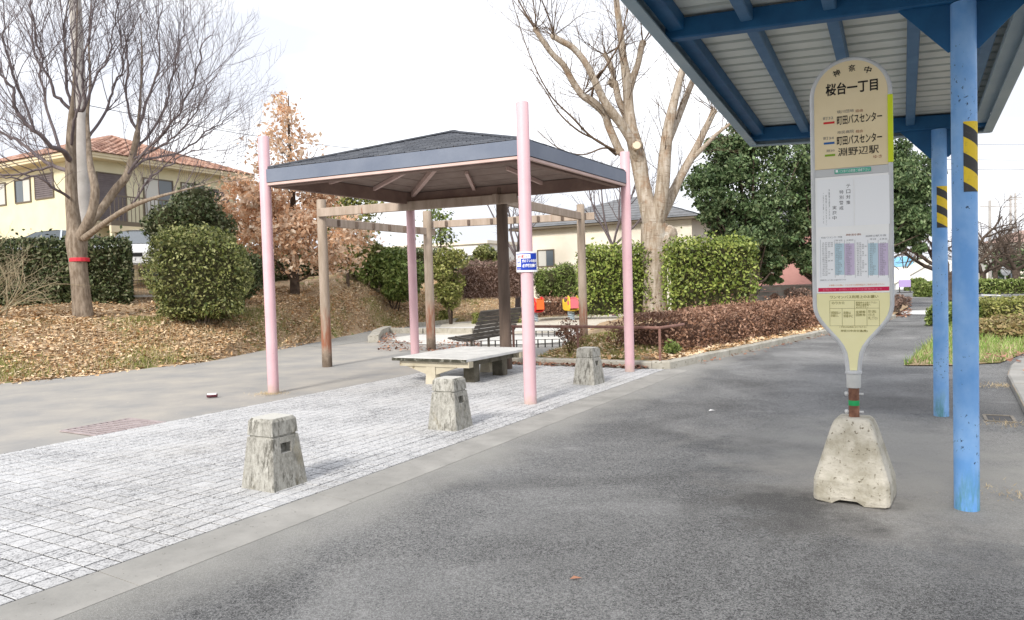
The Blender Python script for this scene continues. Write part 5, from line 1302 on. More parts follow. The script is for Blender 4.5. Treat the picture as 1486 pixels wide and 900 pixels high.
sub = [limb([(104, 160, .06, 0), (90, 148, .055, -.1), (80, 135, .05, -.2), (70, 100, .04, -.3), (55, 55, .03, -.4), (40, 5, .022, -.5), (30, -50, .01, -.5)], Y),
       limb([(105, 160, .055, 0), (98, 130, .05, .2), (97, 90, .042, .3), (99, 40, .03, .3), (95, -30, .015, .3)], Y),
       limb([(106, 160, .06, 0), (122, 158, .06, -.1), (127, 140, .045, -.2), (130, 100, .035, -.3), (140, 50, .026, -.4), (142, -20, .012, -.4)], Y),
       limb([(122, 158, .05, -.1), (138, 108, .035, .2), (155, 85, .03, .3), (165, 45, .024, .4), (180, 0, .016, .5), (186, -40, .008, .5)], Y),
       limb([(103, 235, .10, 0), (90, 220, .09, -.5), (70, 212, .075, -.9), (50, 190, .065, -1.2), (32, 168, .055, -1.4), (12, 130, .045, -1.6), (-8, 90, .035, -1.8), (-25, 40, .02, -1.9)], Y),
       limb([(103, 250, .085, 0), (80, 240, .075, .5), (58, 228, .065, .9), (30, 205, .055, 1.2), (0, 190, .045, 1.5), (-50, 160, .03, 1.9), (-90, 120, .015, 2)], Y),
       limb([(50, 190, .04, -1.2), (35, 140, .034, -1.3), (20, 90, .028, -1.4), (5, 30, .02, -1.5), (-5, -30, .01, -1.5)], Y),
       limb([(80, 240, .045, .5), (45, 245, .04, .3), (5, 250, .03, .1), (-40, 240, .018, 0)], Y),
       limb([(88, 220, .05, -.5), (72, 170, .045, -.2), (62, 120, .036, .1), (50, 70, .028, .3), (38, 10, .018, .4), (30, -40, .01, .4)], Y),
       limb([(200, 190, .055, .7), (188, 170, .045, .8), (182, 130, .035, .8), (178, 80, .026, .8), (175, 20, .016, .8), (172, -30, .008, .8)], Y),
       limb([(200, 190, .055, .7), (210, 150, .045, .6), (222, 105, .035, .5), (228, 60, .026, .4), (238, 10, .016, .4), (245, -40, .008, .4)], Y),
       limb([(196, 215, .05, .7), (215, 195, .045, 1), (238, 150, .036, 1.2), (252, 100, .028, 1.4), (262, 50, .02, 1.5), (272, 10, .01, 1.5)], Y),
       limb([(184, 255, .055, .6), (205, 225, .05, .2), (232, 195, .042, -.1), (258, 160, .034, -.4), (282, 120, .026, -.6), (300, 75, .018, -.8), (310, 45, .008, -.8)], Y),
       limb([(176, 265, .05, .6), (205, 235, .045, 1.1), (240, 225, .04, 1.5), (280, 205, .032, 1.9), (315, 180, .022, 2.2), (345, 160, .010, 2.3)], Y),
       limb([(190, 232, .045, .7), (230, 215, .038, .4), (262, 195, .03, .2), (290, 160, .022, 0), (315, 110, .012, -.2)], Y),
       limb([(128, 200, .05, 0), (150, 165, .045, .5), (165, 125, .036, .8), (185, 85, .026, 1), (200, 40, .016, 1.1), (210, 0, .008, 1.1)], Y),
       limb([(104, 290, .05, 0), (85, 275, .045, -.6), (55, 258, .035, -1), (20, 262, .025, -1.3), (-20, 255, .012, -1.5)], Y),
       limb([(190, 300, .04, -1.2), (215, 262, .034, -1.3), (240, 235, .028, -1.4), (262, 215, .02, -1.5), (300, 205, .01, -1.6)], Y),
       limb([(103, 215, .05, 0), (108, 185, .045, -.4), (116, 150, .036, -.7), (112, 90, .028, -.9), (108, 30, .018, -1), (104, -30, .008, -1)], Y)]
def wobble(L, amp):
    q = []
    for p, r in L:
        j = np.cumsum(rng.normal(size=p.shape) * amp, axis=0); j -= np.linspace(0, 1, len(p))[:, None] * j[-1]; q.append((p + j * np.linspace(0, 1, len(p))[:, None], r * .72))
    return q
sub = wobble(sub, .055)
P_ = lambda L: [(p - o, r) for p, r in L]
trk = tubes_np('trunk', P_(main), 10, m_bark, lt); tubes_np('limbs', P_(sub), 6, m_twig, lt)
tw = []
twiggy(tw, sub, 4.6, 1.8, .015, 2, .10, (.3, .75), (0, 4, 5), .15)
twiggy(tw, main[2:], 3, 1.3, .013, 2, .14, (.5, 1.0), (0, 4, 4), .35)
tubes_np('twigs', P_(tw), 3, m_twig, lt)
rib = at(115, 377, Y) - o
rm_ = MB().lathe([(.225, -.05), (.232, -.045), (.232, .03), (.225, .045)], 14, tuple(rib)); rm_.build('red_ribbon', m_ribbon, trk)
# ---- pollarded tree in the planter
Y = 24.0
pt = empty('pollarded_tree', tuple(at(949, 456, Y)), 'stout pale pollarded tree with sawn limbs beside the trimmed hedge', 'tree')
o = np.array(pt.location)
main = [limb([(949, 466, .60, 0), (949, 452, .47, 0), (949, 420, .42, 0), (949, 385, .44, 0), (950, 350, .45, 0), (950, 325, .44, 0)], Y),
        limb([(950, 335, .34, 0), (940, 300, .28, 0), (932, 265, .25, .1), (927, 235, .26, .1), (920, 205, .24, .1), (915, 180, .19, .1), (912, 150, .165, .2), (910, 120, .16, .2), (904, 80, .12, .2), (900, 45, .105, .2), (896, 15, .10, .2), (892, -25, .085, .2)], Y),
        limb([(930, 240, .20, .1), (918, 208, .155, -.3), (903, 182, .15, -.5), (888, 163, .14, -.7), (876, 145, .12, -.8), (864, 120, .115, -.9), (850, 92, .10, -1), (832, 70, .095, -1.1), (815, 60, .09, -1.2), (803, 53, .085, -1.2)], Y),
        limb([(900, 222, .13, -.2), (884, 185, .125, -.3), (877, 165, .12, -.4), (860, 148, .13, -.6), (845, 138, .11, -.7), (832, 120, .10, -.8), (818, 95, .095, -.9), (803, 80, .085, -1), (788, 60, .08, -1.1), (777, 43, .075, -1.1)], Y),
        limb([(916, 185, .13, .3), (908, 168, .12, .5), (898, 145, .11, .6), (892, 120, .11, .7), (886, 122, .12, .7), (890, 108, .09, .7), (884, 90, .085, .7), (878, 80, .08, .7)], Y),
        limb([(909, 150, .12, .2), (918, 115, .115, .2), (926, 92, .10, .2), (930, 72, .10, .2), (933, 62, .11, .2)], Y),
        limb([(950, 335, .30, 0), (957, 300, .24, -.2), (962, 265, .22, -.3), (965, 225, .20, -.3), (970, 185, .17, -.3), (980, 140, .13, -.3), (988, 110, .11, -.3), (996, 80, .09, -.3), (1004, 40, .08, -.3)], Y),
        limb([(965, 215, .14, -.3), (980, 180, .12, .2), (992, 150, .11, .5), (1000, 130, .10, .6), (1012, 100, .09, .7), (1022, 60, .08, .8)], Y),
        limb([(956, 318, .22, 0), (974, 285, .17, .3), (990, 252, .14, .5), (1008, 220, .13, .6), (1020, 195, .11, .6), (1032, 170, .10, .6), (1036, 160, .10, .6)], Y),
        limb([(1000, 235, .09, .6), (1020, 215, .075, .4), (1040, 195, .06, .2), (1062, 178, .04, 0)], Y)]
P_ = lambda L: [(p - o, r) for p, r in L]
trk = tubes_np('trunk', P_(main), 12, m_barkpale, pt)
for px, py, r, yo in ((965, 352, .42, -.05), (970, 340, .30, -.12), (972, 366, .26, -.1), (924, 212, .22, -.05), (889, 122, .13, .7), (933, 63, .12, .2), (803, 53, .10, -1.2), (777, 43, .09, -1.1), (878, 80, .09, .7), (1036, 162, .11, .6), (900, 220, .14, -.2)):
    c = at(px, py, Y + yo) - o
    MB().lathe([(r * .3, -r), (r * .8, -r * .6), (r, 0), (r * .85, r * .55), (r * .35, r * .95)], 8, tuple(c)).build('burl', m_barkpale, trk, True)
c = at(923, 213, Y - .35) - o; MB().tube([c, c + np.array([0, -.12, .03])], .13, 12).build('sawn_end', flat('sawn_wood', (.62, .52, .38)), trk)
tw = []
for l, nn in ((main[1], 26), (main[2], 30), (main[3], 34), (main[4], 12), (main[5], 10), (main[6], 18), (main[7], 14), (main[8], 16), (main[9], 10)):
    twiggy(tw, [l], 2.6, 1.5, .016, 2, .06, (.5, 1.2), (0, 3, 4), .25, .22)
for px, py, n_, yo in ((803, 53, 9, -1.2), (777, 43, 9, -1.1), (845, 138, 9, -.7), (878, 80, 8, .7), (892, 120, 6, .7), (933, 62, 5, .2), (1036, 162, 7, .6)):
    for k in range(n_):
        d = rng.normal(size=3); d[2] = abs(d[2]) * .9 + .25; grow(tw, at(px, py, Y + yo), d, rng.uniform(1.0, 2.4), .02, 2, .05, .2, (0, 4, 5), (.35, .8), .55, 5)
for path in ([(862, 122, .05, -.9), (885, 88, .035, -1), (900, 60, .03, -1.1), (908, 25, .025, -1.1), (914, 0, .02, -1.1), (916, -30, .012, -1.1)], [(900, 222, .05, -.2), (860, 200, .04, -.5), (830, 170, .033, -.7), (800, 140, .026, -.9), (775, 95, .02, -1), (758, 50, .014, -1), (742, -5, .008, -1)],
             [(777, 43, .04, -1.1), (766, 25, .03, -1.2), (752, 0, .022, -1.2), (745, -20, .014, -1.2)], [(895, 225, .05, 0), (870, 205, .04, -.4), (840, 190, .034, -.7), (812, 165, .026, -.9), (790, 130, .02, -1), (770, 100, .012, -1)], [(857, 148, .05, -.6), (862, 122, .04, -.9), (868, 108, .03, -1), (878, 100, .02, -1)], [(910, 230, .05, .2), (880, 215, .04, .6), (845, 225, .03, .9), (810, 215, .022, 1.2), (780, 190, .012, 1.4)]):
    l = limb(path, Y); tw.append((l[0], l[1])); twiggy(tw, [l], 3, .9, .010, 1, .05, (.4, .9), (0, 5), .2)
tubes_np('twigs', P_([(np.asarray(p), r) for p, r in tw]), 3, m_twigbr, pt)
# ---- generic plants
def hedge_box(name, label, c, rz, L, D, H, lm, core, n, size, cat='hedge', group=None, z0=0, rough=.08, aspect=.5, topm=None, bare=0, shape=None):
    """clipped hedge: interior mass of wood and shade, leaves over an uneven skin"""
    root = empty(name, (c[0], c[1], z0), label, cat, rz, group)
    m = MB(); ins = .16
    xs = np.linspace(-L / 2 + ins, L / 2 - ins, max(3, int(L / .5)))
    R = []
    for x in xs:
        a = 1 + rng.normal() * .04; dd = (D / 2 - ins) * a; hh = (H - ins) * (1 + rng.normal() * .02)
        R.append([(x, -dd, .06), (x, -dd * 1.02, hh * .5), (x, -dd * .95, hh * .95), (x, 0, hh), (x, dd * .95, hh * .95), (x, dd, hh * .5), (x, dd, .06)])
    if shape: R = [[(x * shape(z / H), y * shape(z / H), z) for x, y, z in r] for r in R]
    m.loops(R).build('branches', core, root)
    A = [L * H, L * H, D * H, D * H, L * D]; A = np.array(A) / sum(A); k = rng.choice(5, n, p=A)
    u, v = rng.uniform(-.5, .5, n), rng.uniform(0, 1, n); P = np.zeros((n, 3)); dep = np.abs(rng.normal(size=n)) * rough - rough * .7
    wv = .06 * np.sin(u * L * 2.3) * np.sin(v * H * 3 + 1)
    for f in range(5):
        s = k == f
        if f < 2: P[s] = np.stack([u[s] * L, (-1 if f == 0 else 1) * (D / 2 - dep[s] + wv[s]), v[s] * H], 1)
        elif f < 4: P[s] = np.stack([(-1 if f == 2 else 1) * (L / 2 - dep[s]), u[s] * D, v[s] * H], 1)
        else: P[s] = np.stack([u[s] * L, (v[s] - .5) * D, H - dep[s] + wv[s]], 1)
    nn_ = n // 22                                          # stray shoots above the clipped top
    tp_ = np.where(k == 4)[0]
    if len(tp_): s_ = rng.choice(tp_, min(nn_, len(tp_)), replace=False); P[s_, 2] += rng.exponential(.055, len(s_))
    # rounded shoulders
    ex_ = np.clip(P[:, 2] - (H - .15), 0, 1); P[:, 1] *= 1 - ex_ * .35
    if shape: P[:, :2] *= np.array([shape(z / H) for z in P[:, 2]])[:, None] * (1 + .07 * np.sin(P[:, 2:3] * 4 + P[:, :1] * 2.5)); P[:, 2] -= np.clip(P[:, 0] - .2, 0, 2) * .28 * (P[:, 2] / H)
    if bare: P = P[~((P[:, 2] < bare) & (rng.uniform(0, 1, len(P)) < .6))]
    if topm is not None:
        s = P[:, 2] > H - .12; leaves('foliage', P[~s], size, lm, root, aspect); leaves('new_growth', P[s], size, topm, root, aspect)
    else: leaves('foliage', P, size, lm, root, aspect)
    return root
def shrub(name, label, c, z0, rx, ry, H, lm, n, size, lobes=9, stems=5, cat='shrub', group=None, base=.15, shell=.55, core=None, squash=.9, stemm=None, aspect=.5, boxy=0):
    root = empty(name, (c[0], c[1], z0), label, cat, 0, group)
    C = []; Rr = []
    for k in range(lobes):
        d = rng.normal(size=3); d /= np.linalg.norm(d)
        if boxy: d = np.sign(d) * np.abs(d) ** (1 - boxy); 
        q = np.array([d[0] * rx * .55, d[1] * ry * .55, base + (H - base) * (.5 + d[2] * .28)]); C.append(q); Rr.append(min(rx, ry, (H - base) * .6) * rng.uniform(.42, .62))
    P = clump_points(C, Rr, max(1, n // lobes), squash, shell)
    P = P[(P[:, 2] > .03)]
    leaves('foliage', P, size, lm, root, aspect)
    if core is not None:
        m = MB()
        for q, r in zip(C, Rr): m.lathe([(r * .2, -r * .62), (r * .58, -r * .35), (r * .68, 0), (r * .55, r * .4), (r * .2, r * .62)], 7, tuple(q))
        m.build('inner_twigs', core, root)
    L_ = []
    for k in range(stems):
        q = C[k % len(C)]; a = np.array([rng.normal() * .08, rng.normal() * .08, -.15]); L_.append((np.array([a, a * .4 + q * .4 + [0, 0, .1], q]), [.035, .025, .012]))
        grow(L_, q * .5, q - a, H * .35, .018, 1, .1, .25, (0, 5), (.4, .9), .5, 3)
    if not L_:
        for k in range(9): grow(L_, (rng.normal() * .04, rng.normal() * .04, -.03), (rng.normal() * .5, rng.normal() * .5, 1), H * .9, .007, 1, .05, .25, (0, 4), (.4, .8), .5, 4)
    tubes_np('stems', L_, 5, stemm or m_darktwig, root)
    return root
def along(p, q):
    p = np.array(p[:2]); q = np.array(q[:2]); return (p + q) / 2, math.atan2(q[1] - p[1], q[0] - p[0]), np.linalg.norm(q - p)
# left hedge, two clipped lengths
c, rz, L = along(at(-90, 452, 19.6), at(108, 452, 20.7)); hedge_box('clipped_hedge', 'long dark clipped hedge at the left edge in front of the cream house', c, rz, L, 1.2, 1.98, m_lf_dark, m_core, 15000, .10, z0=bank_z(*c) - .3)
c, rz, L = along(at(102, 452, 20.7), at(191, 452, 21.3)); hedge_box('clipped_hedge', 'short dark clipped hedge right behind the ribboned trunk', c, rz, L, 1.1, 1.95, m_lf_dark, m_core, 8000, .10, z0=bank_z(*c) - .3)
# bare straw shrub in front of it
bs_ = at(-8, 462, 17.6); bt = empty('bare_shrub', (bs_[0], bs_[1], float(bank_z(bs_[0], bs_[1]))), 'leafless straw-coloured shrub at the left edge before the hedge', 'shrub')
tw = []
for k in range(16):
    d = np.array([rng.normal() * .7 + .15, rng.normal() * .5, 1.0]); grow(tw, (rng.normal() * .12, rng.normal() * .12, -.05), d, rng.uniform(1.2, 1.9), .022, 2, .02, .3, (0, 5, 6), (.5, 1.1), .6, 5)
tubes_np('twigs', tw, 4, m_shrubtwig, bt)
# shrubs by the wire fence
p = at(294, 470, 19.4); zz = float(bank_z(p[0], p[1]))
cs = hedge_box('clipped_shrub', 'boxy light green clipped shrub on the leafy bank left of the pink post', p, rad(18), 2.0, 1.6, 2.05, m_lf_cam, m_core, 13000, .085, 'shrub', None, zz + .22, .34, shape=lambda t: .84 + .18 * min(1, max(0, t) * 2.2) - .16 * max(0, t - .75) * 1.3)
L_ = []
for k in range(6): a = k * 1.05; L_.append((np.array([[.05 * math.cos(a), .05 * math.sin(a), -.4], [.2 * math.cos(a), .16 * math.sin(a), .0], [.5 * math.cos(a), .4 * math.sin(a), .5]]), [.04, .032, .015]))
tubes_np('stems', L_, 6, m_bark, cs)
P = np.stack([rng.normal(size=1500) * .38, rng.normal(size=1500) * .3, rng.uniform(-.1, .25, 1500)], 1); leaves('lower_foliage', P, .085, m_lf_cam, cs)
p = at(284, 455, 22.6); shrub('tall_shrub', 'tall dark green shrub rising behind the rounded clipped shrub', p, float(bank_z(p[0], p[1])) - .1, 1.55, 1.3, 3.75, m_lf_dark, 15000, .11, 14, 5, base=.5, core=m_core)
p = at(345, 445, 22.0); shrub('dark_bush', 'small dark bush between the clipped shrub and the autumn tree', p, float(bank_z(p[0], p[1])) - .1, .8, .8, 1.9, m_lf_dark, 5000, .10, 9, 3, core=m_core)
for pa, pb_, lab in (((338, 432, 27.0), (490, 422, 33.5), 'dark hedge behind the autumn tree along the wire fence'), ((490, 420, 34.5), (640, 414, 42), 'dark low hedge along the far fence under the green shrubs')):
    c, rz, L = along(at(*pa), at(*pb_)); hedge_box('fence_hedge', lab, c, rz, L, 1.0, 1.25, m_lf_dark, m_core, 7000, .13, z0=float(bank_z(*c)) - .25, rough=.16)
# autumn tree with dry leaves
def leafy_tree(name, label, p, z0, trunk_r, H, spread, lm, nleaf, size, kids=(0, 5, 7, 7), bare_top=False, barkm=None, hang=.05, up=.16, first=.18, clusters=.28, keep=None, nmain=7, twm=None, prof=None):
    root = empty(name, (p[0], p[1], z0), label, 'tree'); lines = []
    base = [(np.array([0, 0, -.3]), trunk_r * 1.2), (np.array([.02, 0, H * .2]), trunk_r * .9), (np.array([.05, .03, H * .5]), trunk_r * .6), (np.array([0, .05, H * .8]), trunk_r * .28), (np.array([.05, 0, H * .98]), .015)]
    tp, tr = spline([(*q, r) for q, r in base], 4); trunk = [(tp, tr)]
    for k in range(nmain * 3):
        t = first + (.95 - first) * (k + rng.uniform(0, 1)) / (nmain * 3); z = H * t; i = np.searchsorted(tp[:, 2], z) - 1
        a = k * 2.4 + rng.uniform(-.4, .4); L = spread * (prof(t) if prof else 1.15 - abs(t - .42) * 1.25) * rng.uniform(.75, 1.1)
        grow(lines, tp[max(i, 0)], (math.cos(a), math.sin(a), .35 + t * .6), max(L, .3), trunk_r * .32 * (1.1 - t), 2, up, .22, (0, 4, 5), (.45, .95), .55, 5)
    tubes_np('trunk', trunk, 9, barkm or m_darktwig, root); tubes_np('branches', lines, 4, twm or m_twigbr, root)
    ends = np.concatenate([np.asarray(l[0])[1:] for l in lines])
    if keep is not None: ends = ends[keep(ends)]
    q = ends[rng.integers(0, len(ends), nleaf)] + rng.normal(size=(nleaf, 3)) * clusters - np.array([0, 0, hang])
    leaves('foliage', q[q[:, 2] > .2], size, lm, root, .55)
    return root
p = at(428, 432, 25.0)
leafy_tree('autumn_tree', 'small oak-like tree still covered in dry brown leaves', p, float(bank_z(p[0], p[1])) - .1, .15, 6.9, 2.7, m_lf_brown, 15500, .15, keep=lambda e: (e[:, 2] + np.hypot(e[:, 0], e[:, 1]) * .35 < 4.6) | (rng.uniform(0, 1, len(e)) < .10), hang=.1, first=.07, clusters=.20, up=.06, prof=lambda t: 1.1 - .95 * t)
p = at(505, 425, 30); leafy_tree('young_tree', 'young yellowing tree between the autumn tree and the pergola', p, float(bank_z(p[0], p[1])) - .1, .07, 4.3, 1.5, m_lf_lime, 4200, .15, clusters=.22)
p = at(572, 425, 31); shrub('green_shrub', 'bright green leafy shrub seen behind the back pink post', p, float(bank_z(p[0], p[1])) - .2, 1.6, 1.2, 2.9, m_lf_mid, 8500, .15, 12, 6, base=.4)
p = at(528, 425, 32); shrub('green_shrub', 'loose yellow-green shrub at the crest of the leafy bank', p, float(bank_z(p[0], p[1])) - .2, 1.3, 1.0, 2.4, m_lf_lime, 4200, .15, 8, 5, base=.4)
p = at(655, 440, 30); shrub('slender_shrub', 'tall slender pale green shrub right of the timber post', p, float(bank_z(p[0], p[1])) - .1, .95, .8, 3.9, m_lf_lime, 6500, .13, 14, 6, base=.4)
p = at(612, 330, 36); leafy_tree('thin_tree', 'thin evergreen tree top showing between the pergola beams', at(640, 420, 34), .9, .06, 5.2, .9, m_lf_mid, 1100, .16, keep=lambda e: e[:, 2] > 2.6, clusters=.2)
p = at(706, 420, 44); shrub('round_bush', 'rounded dark green treetop beyond the brown hedge', p, 1.2, 1.3, 1.2, 3.0, m_lf_cam, 4500, .17, 9, 3, core=m_core)
p = at(668, 420, 46); shrub('round_bush', 'low dark conifer bush beyond the brown hedge', p, 1.2, 1.4, 1.2, 2.3, m_lf_ever, 3000, .18, 9, 3, core=m_core)
c, rz, L = along(at(672, 432, 31.5), at(765, 432, 33)); hedge_box('brown_hedge', 'bare brown clipped hedge on the crest behind the bench', c, rz, L, 1.0, 1.55, m_lf_rtop, m_corebr, 6500, .11, z0=.95, rough=.1, aspect=.25)
for px, py, Yd, r, lab in ((690, 438, 30, .55, 'small yellow-green mound bush left of the dark timber post'), (746, 440, 29.5, .55, 'small yellow-green mound bush between timber post and near pink post'), (640, 436, 31, .4, 'small ochre tuft bush at the foot of the slender shrub')):
    p = at(px, py, Yd); shrub('mound_bush', lab, p, float(bank_z(p[0], p[1])) - .05, r, r, .62, m_lf_lime, 1300, .09, 6, 3, base=.05)
p = at(806, 428, 33.5); shrub('needle_bush', 'dense dark green needled bush behind the spring riders', p, .35, 1.45, 1.2, 2.3, m_lf_mid, 9500, .15, 12, 4, base=.2, core=m_core, aspect=.22)
c, rz, L = along(at(782, 452, 31.5), at(905, 448, 31)); hedge_box('low_russet_hedge', 'low russet hedge across the back of the play ground', c, rz, L, .9, .75, m_lf_red, m_corebr, 3800, .09, z0=.15, rough=.1, aspect=.4)
# tall trimmed hedge in three blocks behind the pollarded tree
for pa, pb_, zz, H, lab in (((850, 23.6), (935, 24.2), .45, 2.1, 'leafy block of tall hedge left of the pollarded trunk'), ((975, 22.5), (1085, 23.2), .55, 2.08, 'flat-topped bright green hedge block right of the pollarded trunk')):
    c, rz, L = along(at(pa[0], 440, pa[1]), at(pb_[0], 440, pb_[1])); hedge_box('trimmed_hedge', lab, c, rz, L, 1.0, H, m_lf_hedge, m_core, 8500, .105, z0=zz, rough=.24, bare=.55)
# low russet hedge along the planter kerb: clipped lengths following the kerb
rh = [(2.2, 6.4, 'front length of the low russet hedge, ending at the pipe railing'), (6.2, 10.3, 'middle length of the low russet hedge along the path kerb'), (10.1, 15.2, 'far length of the low russet hedge, next to the bus sign')]
for s0, s1, lab in rh:
    a = planter_pt(s0, 1.35); b = planter_pt(s1, 1.35); c, rz, L = along(a, b)
    hedge_box('russet_hedge', lab, c, rz, L + .3, 1.7, .66, m_lf_red, m_corebr, 15000, .062, group=None, z0=float(mound_z((s0 + s1) / 2, 1.3)) - .05, rough=.07, aspect=.45)
for k, (s, t, lab) in enumerate(((.9, 2.6, 'thin reddish twig plant just left of the railing post'), (1.5, 1.9, 'small russet twig bush behind the pipe railing'), (2.0, 3.4, 'straggly russet sapling at the left end of the hedge'))):
    x, y = planter_pt(s, t); shrub('twig_plant', lab, (x, y), float(mound_z(s, t)), .3, .3, .6, m_lf_red, 260, .06, 7, 0, base=.1, stemm=m_corebr)
x, y = planter_pt(.95, .42); shrub('green_weed', 'small green weed growing at the corner of the planter', (x, y), .1, .2, .2, .34, m_lf_mid, 420, .055, 5, 3, base=.02)
# evergreens
def evergreen(label, px, pyb, Y, z0, crown, nl, size, lean=0):
    b = at(px, pyb, Y); root = empty('evergreen_tree', (b[0], b[1], z0), label, 'tree'); o = np.array([b[0], b[1], z0])
    C = []; R = []
    for (cx, cy, rpx, yo) in crown:
        q = at(cx, cy, Y + yo) - o; r = rpx * Y / 1073
        for k in range(9):
            d = rng.normal(size=3); d /= np.linalg.norm(d); d[1] *= .9; C.append(q + d * r * .75); R.append(r * rng.uniform(.42, .62))
    # clumps are built of smaller sprays
    C2 = []; R2 = []
    for q, r in zip(C, R):
        for k in range(7):
            d = rng.normal(size=3); d /= np.linalg.norm(d); C2.append(q + d * r * .75); R2.append(r * rng.uniform(.5, .75))
    P = clump_points(C2, R2, max(1, nl // len(C2)), .7, .25); leaves('foliage', P, size, m_lf_ever, root, .5)
    L_ = []; top = np.mean(C, axis=0)
    tp, tr = spline([(lean * -.3, 0, -.4, .27), (lean * -.1, 0, .7, .22), (lean * .4 + top[0] * .25, 0, top[2] * .45, .18), (top[0] * .8, top[1] * .5, top[2], .08)], 5); tk = [(tp, tr)]
    for q in C[::3]: s = tp[rng.integers(4, len(tp) - 4)]; L_.append((np.array([s, (s + q) / 2 + [0, 0, -.2], q]), [.07, .045, .015]))
    tubes_np('trunk', tk, 10, m_darktwig, root); tubes_np('branches', L_, 5, m_darktwig, root)
evergreen('dark evergreen tree with a trunk beside the trimmed hedge block', 1090, 442, 29, .25, [(1095, 218, 42, 0), (1135, 205, 44, .2), (1050, 225, 28, .2), (1075, 275, 60, 0), (1075, 330, 42, -.2), (1065, 255, 48, 0), (1030, 280, 34, -.5), (1100, 300, 44, .3), (1060, 235, 34, .5), (1105, 350, 28, .4), (1120, 370, 22, .6), (1045, 320, 24, .8), (1120, 395, 17, 1.2), (1022, 305, 16, 0)], 46000, .145, .2)
evergreen('broad dark evergreen tree with a forked trunk behind the bus sign', 1184, 440, 31, .25, [(1200, 270, 75, 0), (1255, 290, 65, 0), (1150, 245, 55, 0), (1210, 215, 50, .6), (1265, 240, 52, .5), (1165, 320, 46, -.3), (1225, 320, 50, .6), (1285, 305, 48, .4), (1318, 290, 34, 0), (1330, 325, 24, -.4), (1180, 380, 24, .2), (1240, 385, 26, 0), (1315, 240, 40, .4), (1335, 285, 28, .2), (1320, 350, 22, .2), (1140, 355, 26, .8)], 92000, .145, -.6)
for (px, py, Yd, rx, H, mt, lab) in ((1128, 432, 31.5, .9, .75, m_lf_red, 'russet shrub mass at the base of the block wall'), (1158, 432, 31.2, .8, 1.0, m_lf_rtop, 'straw-russet bush beside the forked evergreen trunk'), (1302, 448, 27.5, .5, .7, m_lf_rtop, 'dry low bush at the bend of the path behind the sign')):
    p = at(px, py, Yd); shrub('low_bush', lab, p, .1, rx, .6, H, mt, 1800, .10, 7, 4, base=.05, aspect=.35)
P = np.array([[*gp(rng.uniform(1296, 1322), rng.uniform(436, 461))[:2], .01] for _ in range(320)]); litter('path_leaves', P, .14, m_litter2, .01)
# grass island shrubs
for a, b, H, D, mt, lab, z in (((1421, 463, 21.5), (1540, 463, 21.0), .68, 2.0, m_lf_lime, 'low bright green clipped shrub on the grass island', .0), ((1418, 500, 17.5), (1530, 492, 17.2), .32, 2.6, m_cover, 'low brownish ground shrub on the grass island', .0), ((1377, 470, 21.0), (1398, 470, 22.0), .5, 1.2, m_lf_mid, 'green shrub glimpsed between the two blue posts', 0)):
    c, rz, L = along(at(*a), at(*b)); hedge_box('island_shrub', lab, c, rz, L, D, H, mt, m_core, 6500, .085, 'shrub', None, z, .12)
for a, b, H, lab in (((1414, 427, 50), (1560, 427, 46), .85, 'long low hedge across the road on the right'), ((1334, 430, 47), (1366, 430, 47), .85, 'low hedge beyond the white line, right of the far path'), ((1318, 421, 64), (1338, 421, 64), .9, 'small far hedge before the white gable building')):
    c, rz, L = along(at(*a), at(*b)); hedge_box('far_hedge', lab, c, rz, L, 1.2, H, m_lf_mid, m_core, 4200, .17, 'hedge', None, 0, .12)
# far bare trees
def bare_tree(label, px, pyb, Y, H, spread, r, nm, mt=None, seed=0, kids=(0, 4, 5, 5), up=.02, z0=0, lift=.25, lvl=3, group=None):
    b = at(px, pyb, Y); root = empty('bare_tree', (b[0], b[1], z0), label, 'tree', 0, group); L_ = []; T_ = []
    tp, tr = spline([(0, 0, -.2, r * 1.25), (.05, 0, H * lift * .5, r), (.0, 0, H * lift, r * .95)], 4); T_.append((tp, tr))
    for k in range(nm):
        a = k * 2 * math.pi / nm + rng.uniform(-.4, .4); grow(L_, tp[-1] * (1, 1, .96), (math.cos(a) * spread, math.sin(a) * spread, .75), H * .62, r * .55, lvl, up, .28, kids, (.4, .95), .58, 6)
    tubes_np('trunk', T_, 9, mt or m_darktwig, root); tubes_np('branches', L_, 4, mt or m_darktwig, root)
    return root
bare_tree('spreading bare cherry tree behind the two blue posts', 1377, 432, 40, 6.3, 1.15, .26, 6, None, up=.0, lift=.22)
bare_tree('bare street tree with a dark forked trunk across the road', 1426, 418, 55, 5.4, .8, .22, 5)
bare_tree('bare street tree at the right edge with a leaning trunk', 1474, 418, 52, 6.2, .9, .26, 5)
bare_tree('tall bare avenue tree at the right edge behind the leaning one', 1462, 418, 66, 7.2, .7, .2, 6)
bare_tree('low bare avenue tree left of the traffic mirror', 1444, 418, 60, 5.6, .8, .18, 6)
bare_tree('small bare tree rising before the apartment block', 1500, 420, 60, 6.5, .8, .2, 5)
bare_tree('thin bare tree at the far end left of the white gable', 1312, 420, 72, 6.0, .55, .12, 5, lvl=2)
bare_tree('slender bare tree right of the white gable', 1345, 420, 75, 5.5, .5, .12, 4, lvl=2)
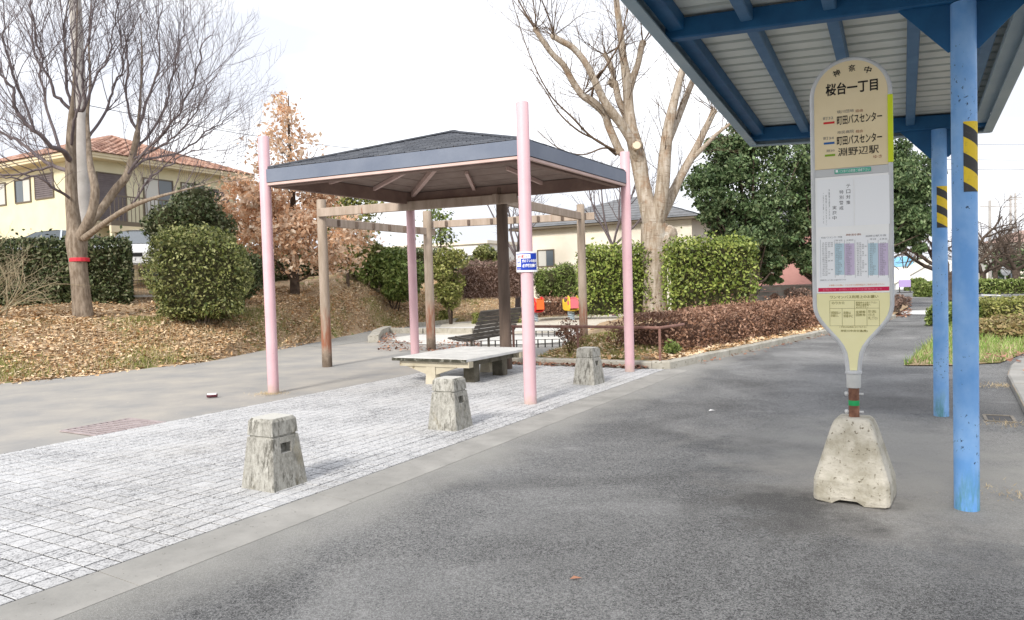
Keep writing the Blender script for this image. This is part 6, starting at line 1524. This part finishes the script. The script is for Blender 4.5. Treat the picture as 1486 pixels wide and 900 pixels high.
bare_tree('bare tree with dark trunk between timber post and near pink post', 751, 430, 34, 5.6, .38, .11, 5, m_twig, z0=.6, lift=.4, up=.10)
bare_tree('crooked bare tree in front of the ivory house roof', 891, 420, 33, 6.0, .42, .10, 5, m_twig, z0=.2, lift=.5, up=.10)
for px, Yd, r, lab in ((1452, 66, 1.5, 'dark round evergreen beside the traffic mirror'), (1484, 64, 1.6, 'dark evergreen at the right edge beyond the road'), (1330, 90, 2.2, 'far bluish dark tree at the end of the path')):
    p = at(px, 418, Yd); shrub('far_evergreen', lab, p, 0, r, r, 3.6, m_lf_ever, 1600, .28, 8, 3, base=.3)
# spring riders on the play ground
def rider(px, py, Y, rz, ma, mb_, mc, label):
    p = at(px, py, Y); root = empty('spring_rider', (p[0], p[1], 0.0), label, 'spring rider', rz)
    pts = [(.13 * math.cos(t), .13 * math.sin(t), .02 + .36 * t / (2 * math.pi * 5)) for t in np.linspace(0, 2 * math.pi * 5, 70)]
    MB().tube(pts, .022, 6).build('spring', m_spring, root, True)
    MB().box((-.3, -.16, .38), (.3, .16, .43)).build('seat_base', mc, root); MB().box((-.22, -.15, .62), (.16, .15, .68)).build('seat', m_playblue, root)
    for s in (-1, 1):
        poly = [(-.42, .46), (-.30, .40), (.34, .40), (.46, .50), (.44, .82), (.36, .98), (.20, 1.02), (.12, .82), (-.02, .74), (-.28, .74), (-.40, .88), (-.48, .80)]
        q = MB().loops([[(x, s * .17, z) for x, z in poly], [(x, s * .21, z) for x, z in poly]]).build('side_panel', ma, root); bevel(q, .012)
        MB().tube([(.30, s * .212, .72), (.30, s * .222, .72)], .09, 14).build('disc', mb_, q)
    MB().tube([(.26, -.32, .92), (.26, .32, .92)], .018, 8).build('handle', mb_, root); MB().box((.44, -.17, .5), (.47, .17, .9)).build('front_panel', mb_, root)
rider(776, 466, 30, rad(-60), m_playred, m_playorange, m_playred, 'red spring rider half hidden behind the near pink post')
rider(829, 468, 30.5, rad(-75), m_playyel, m_playpink, m_playyel, 'yellow spring rider with blue seat beside the timber post')
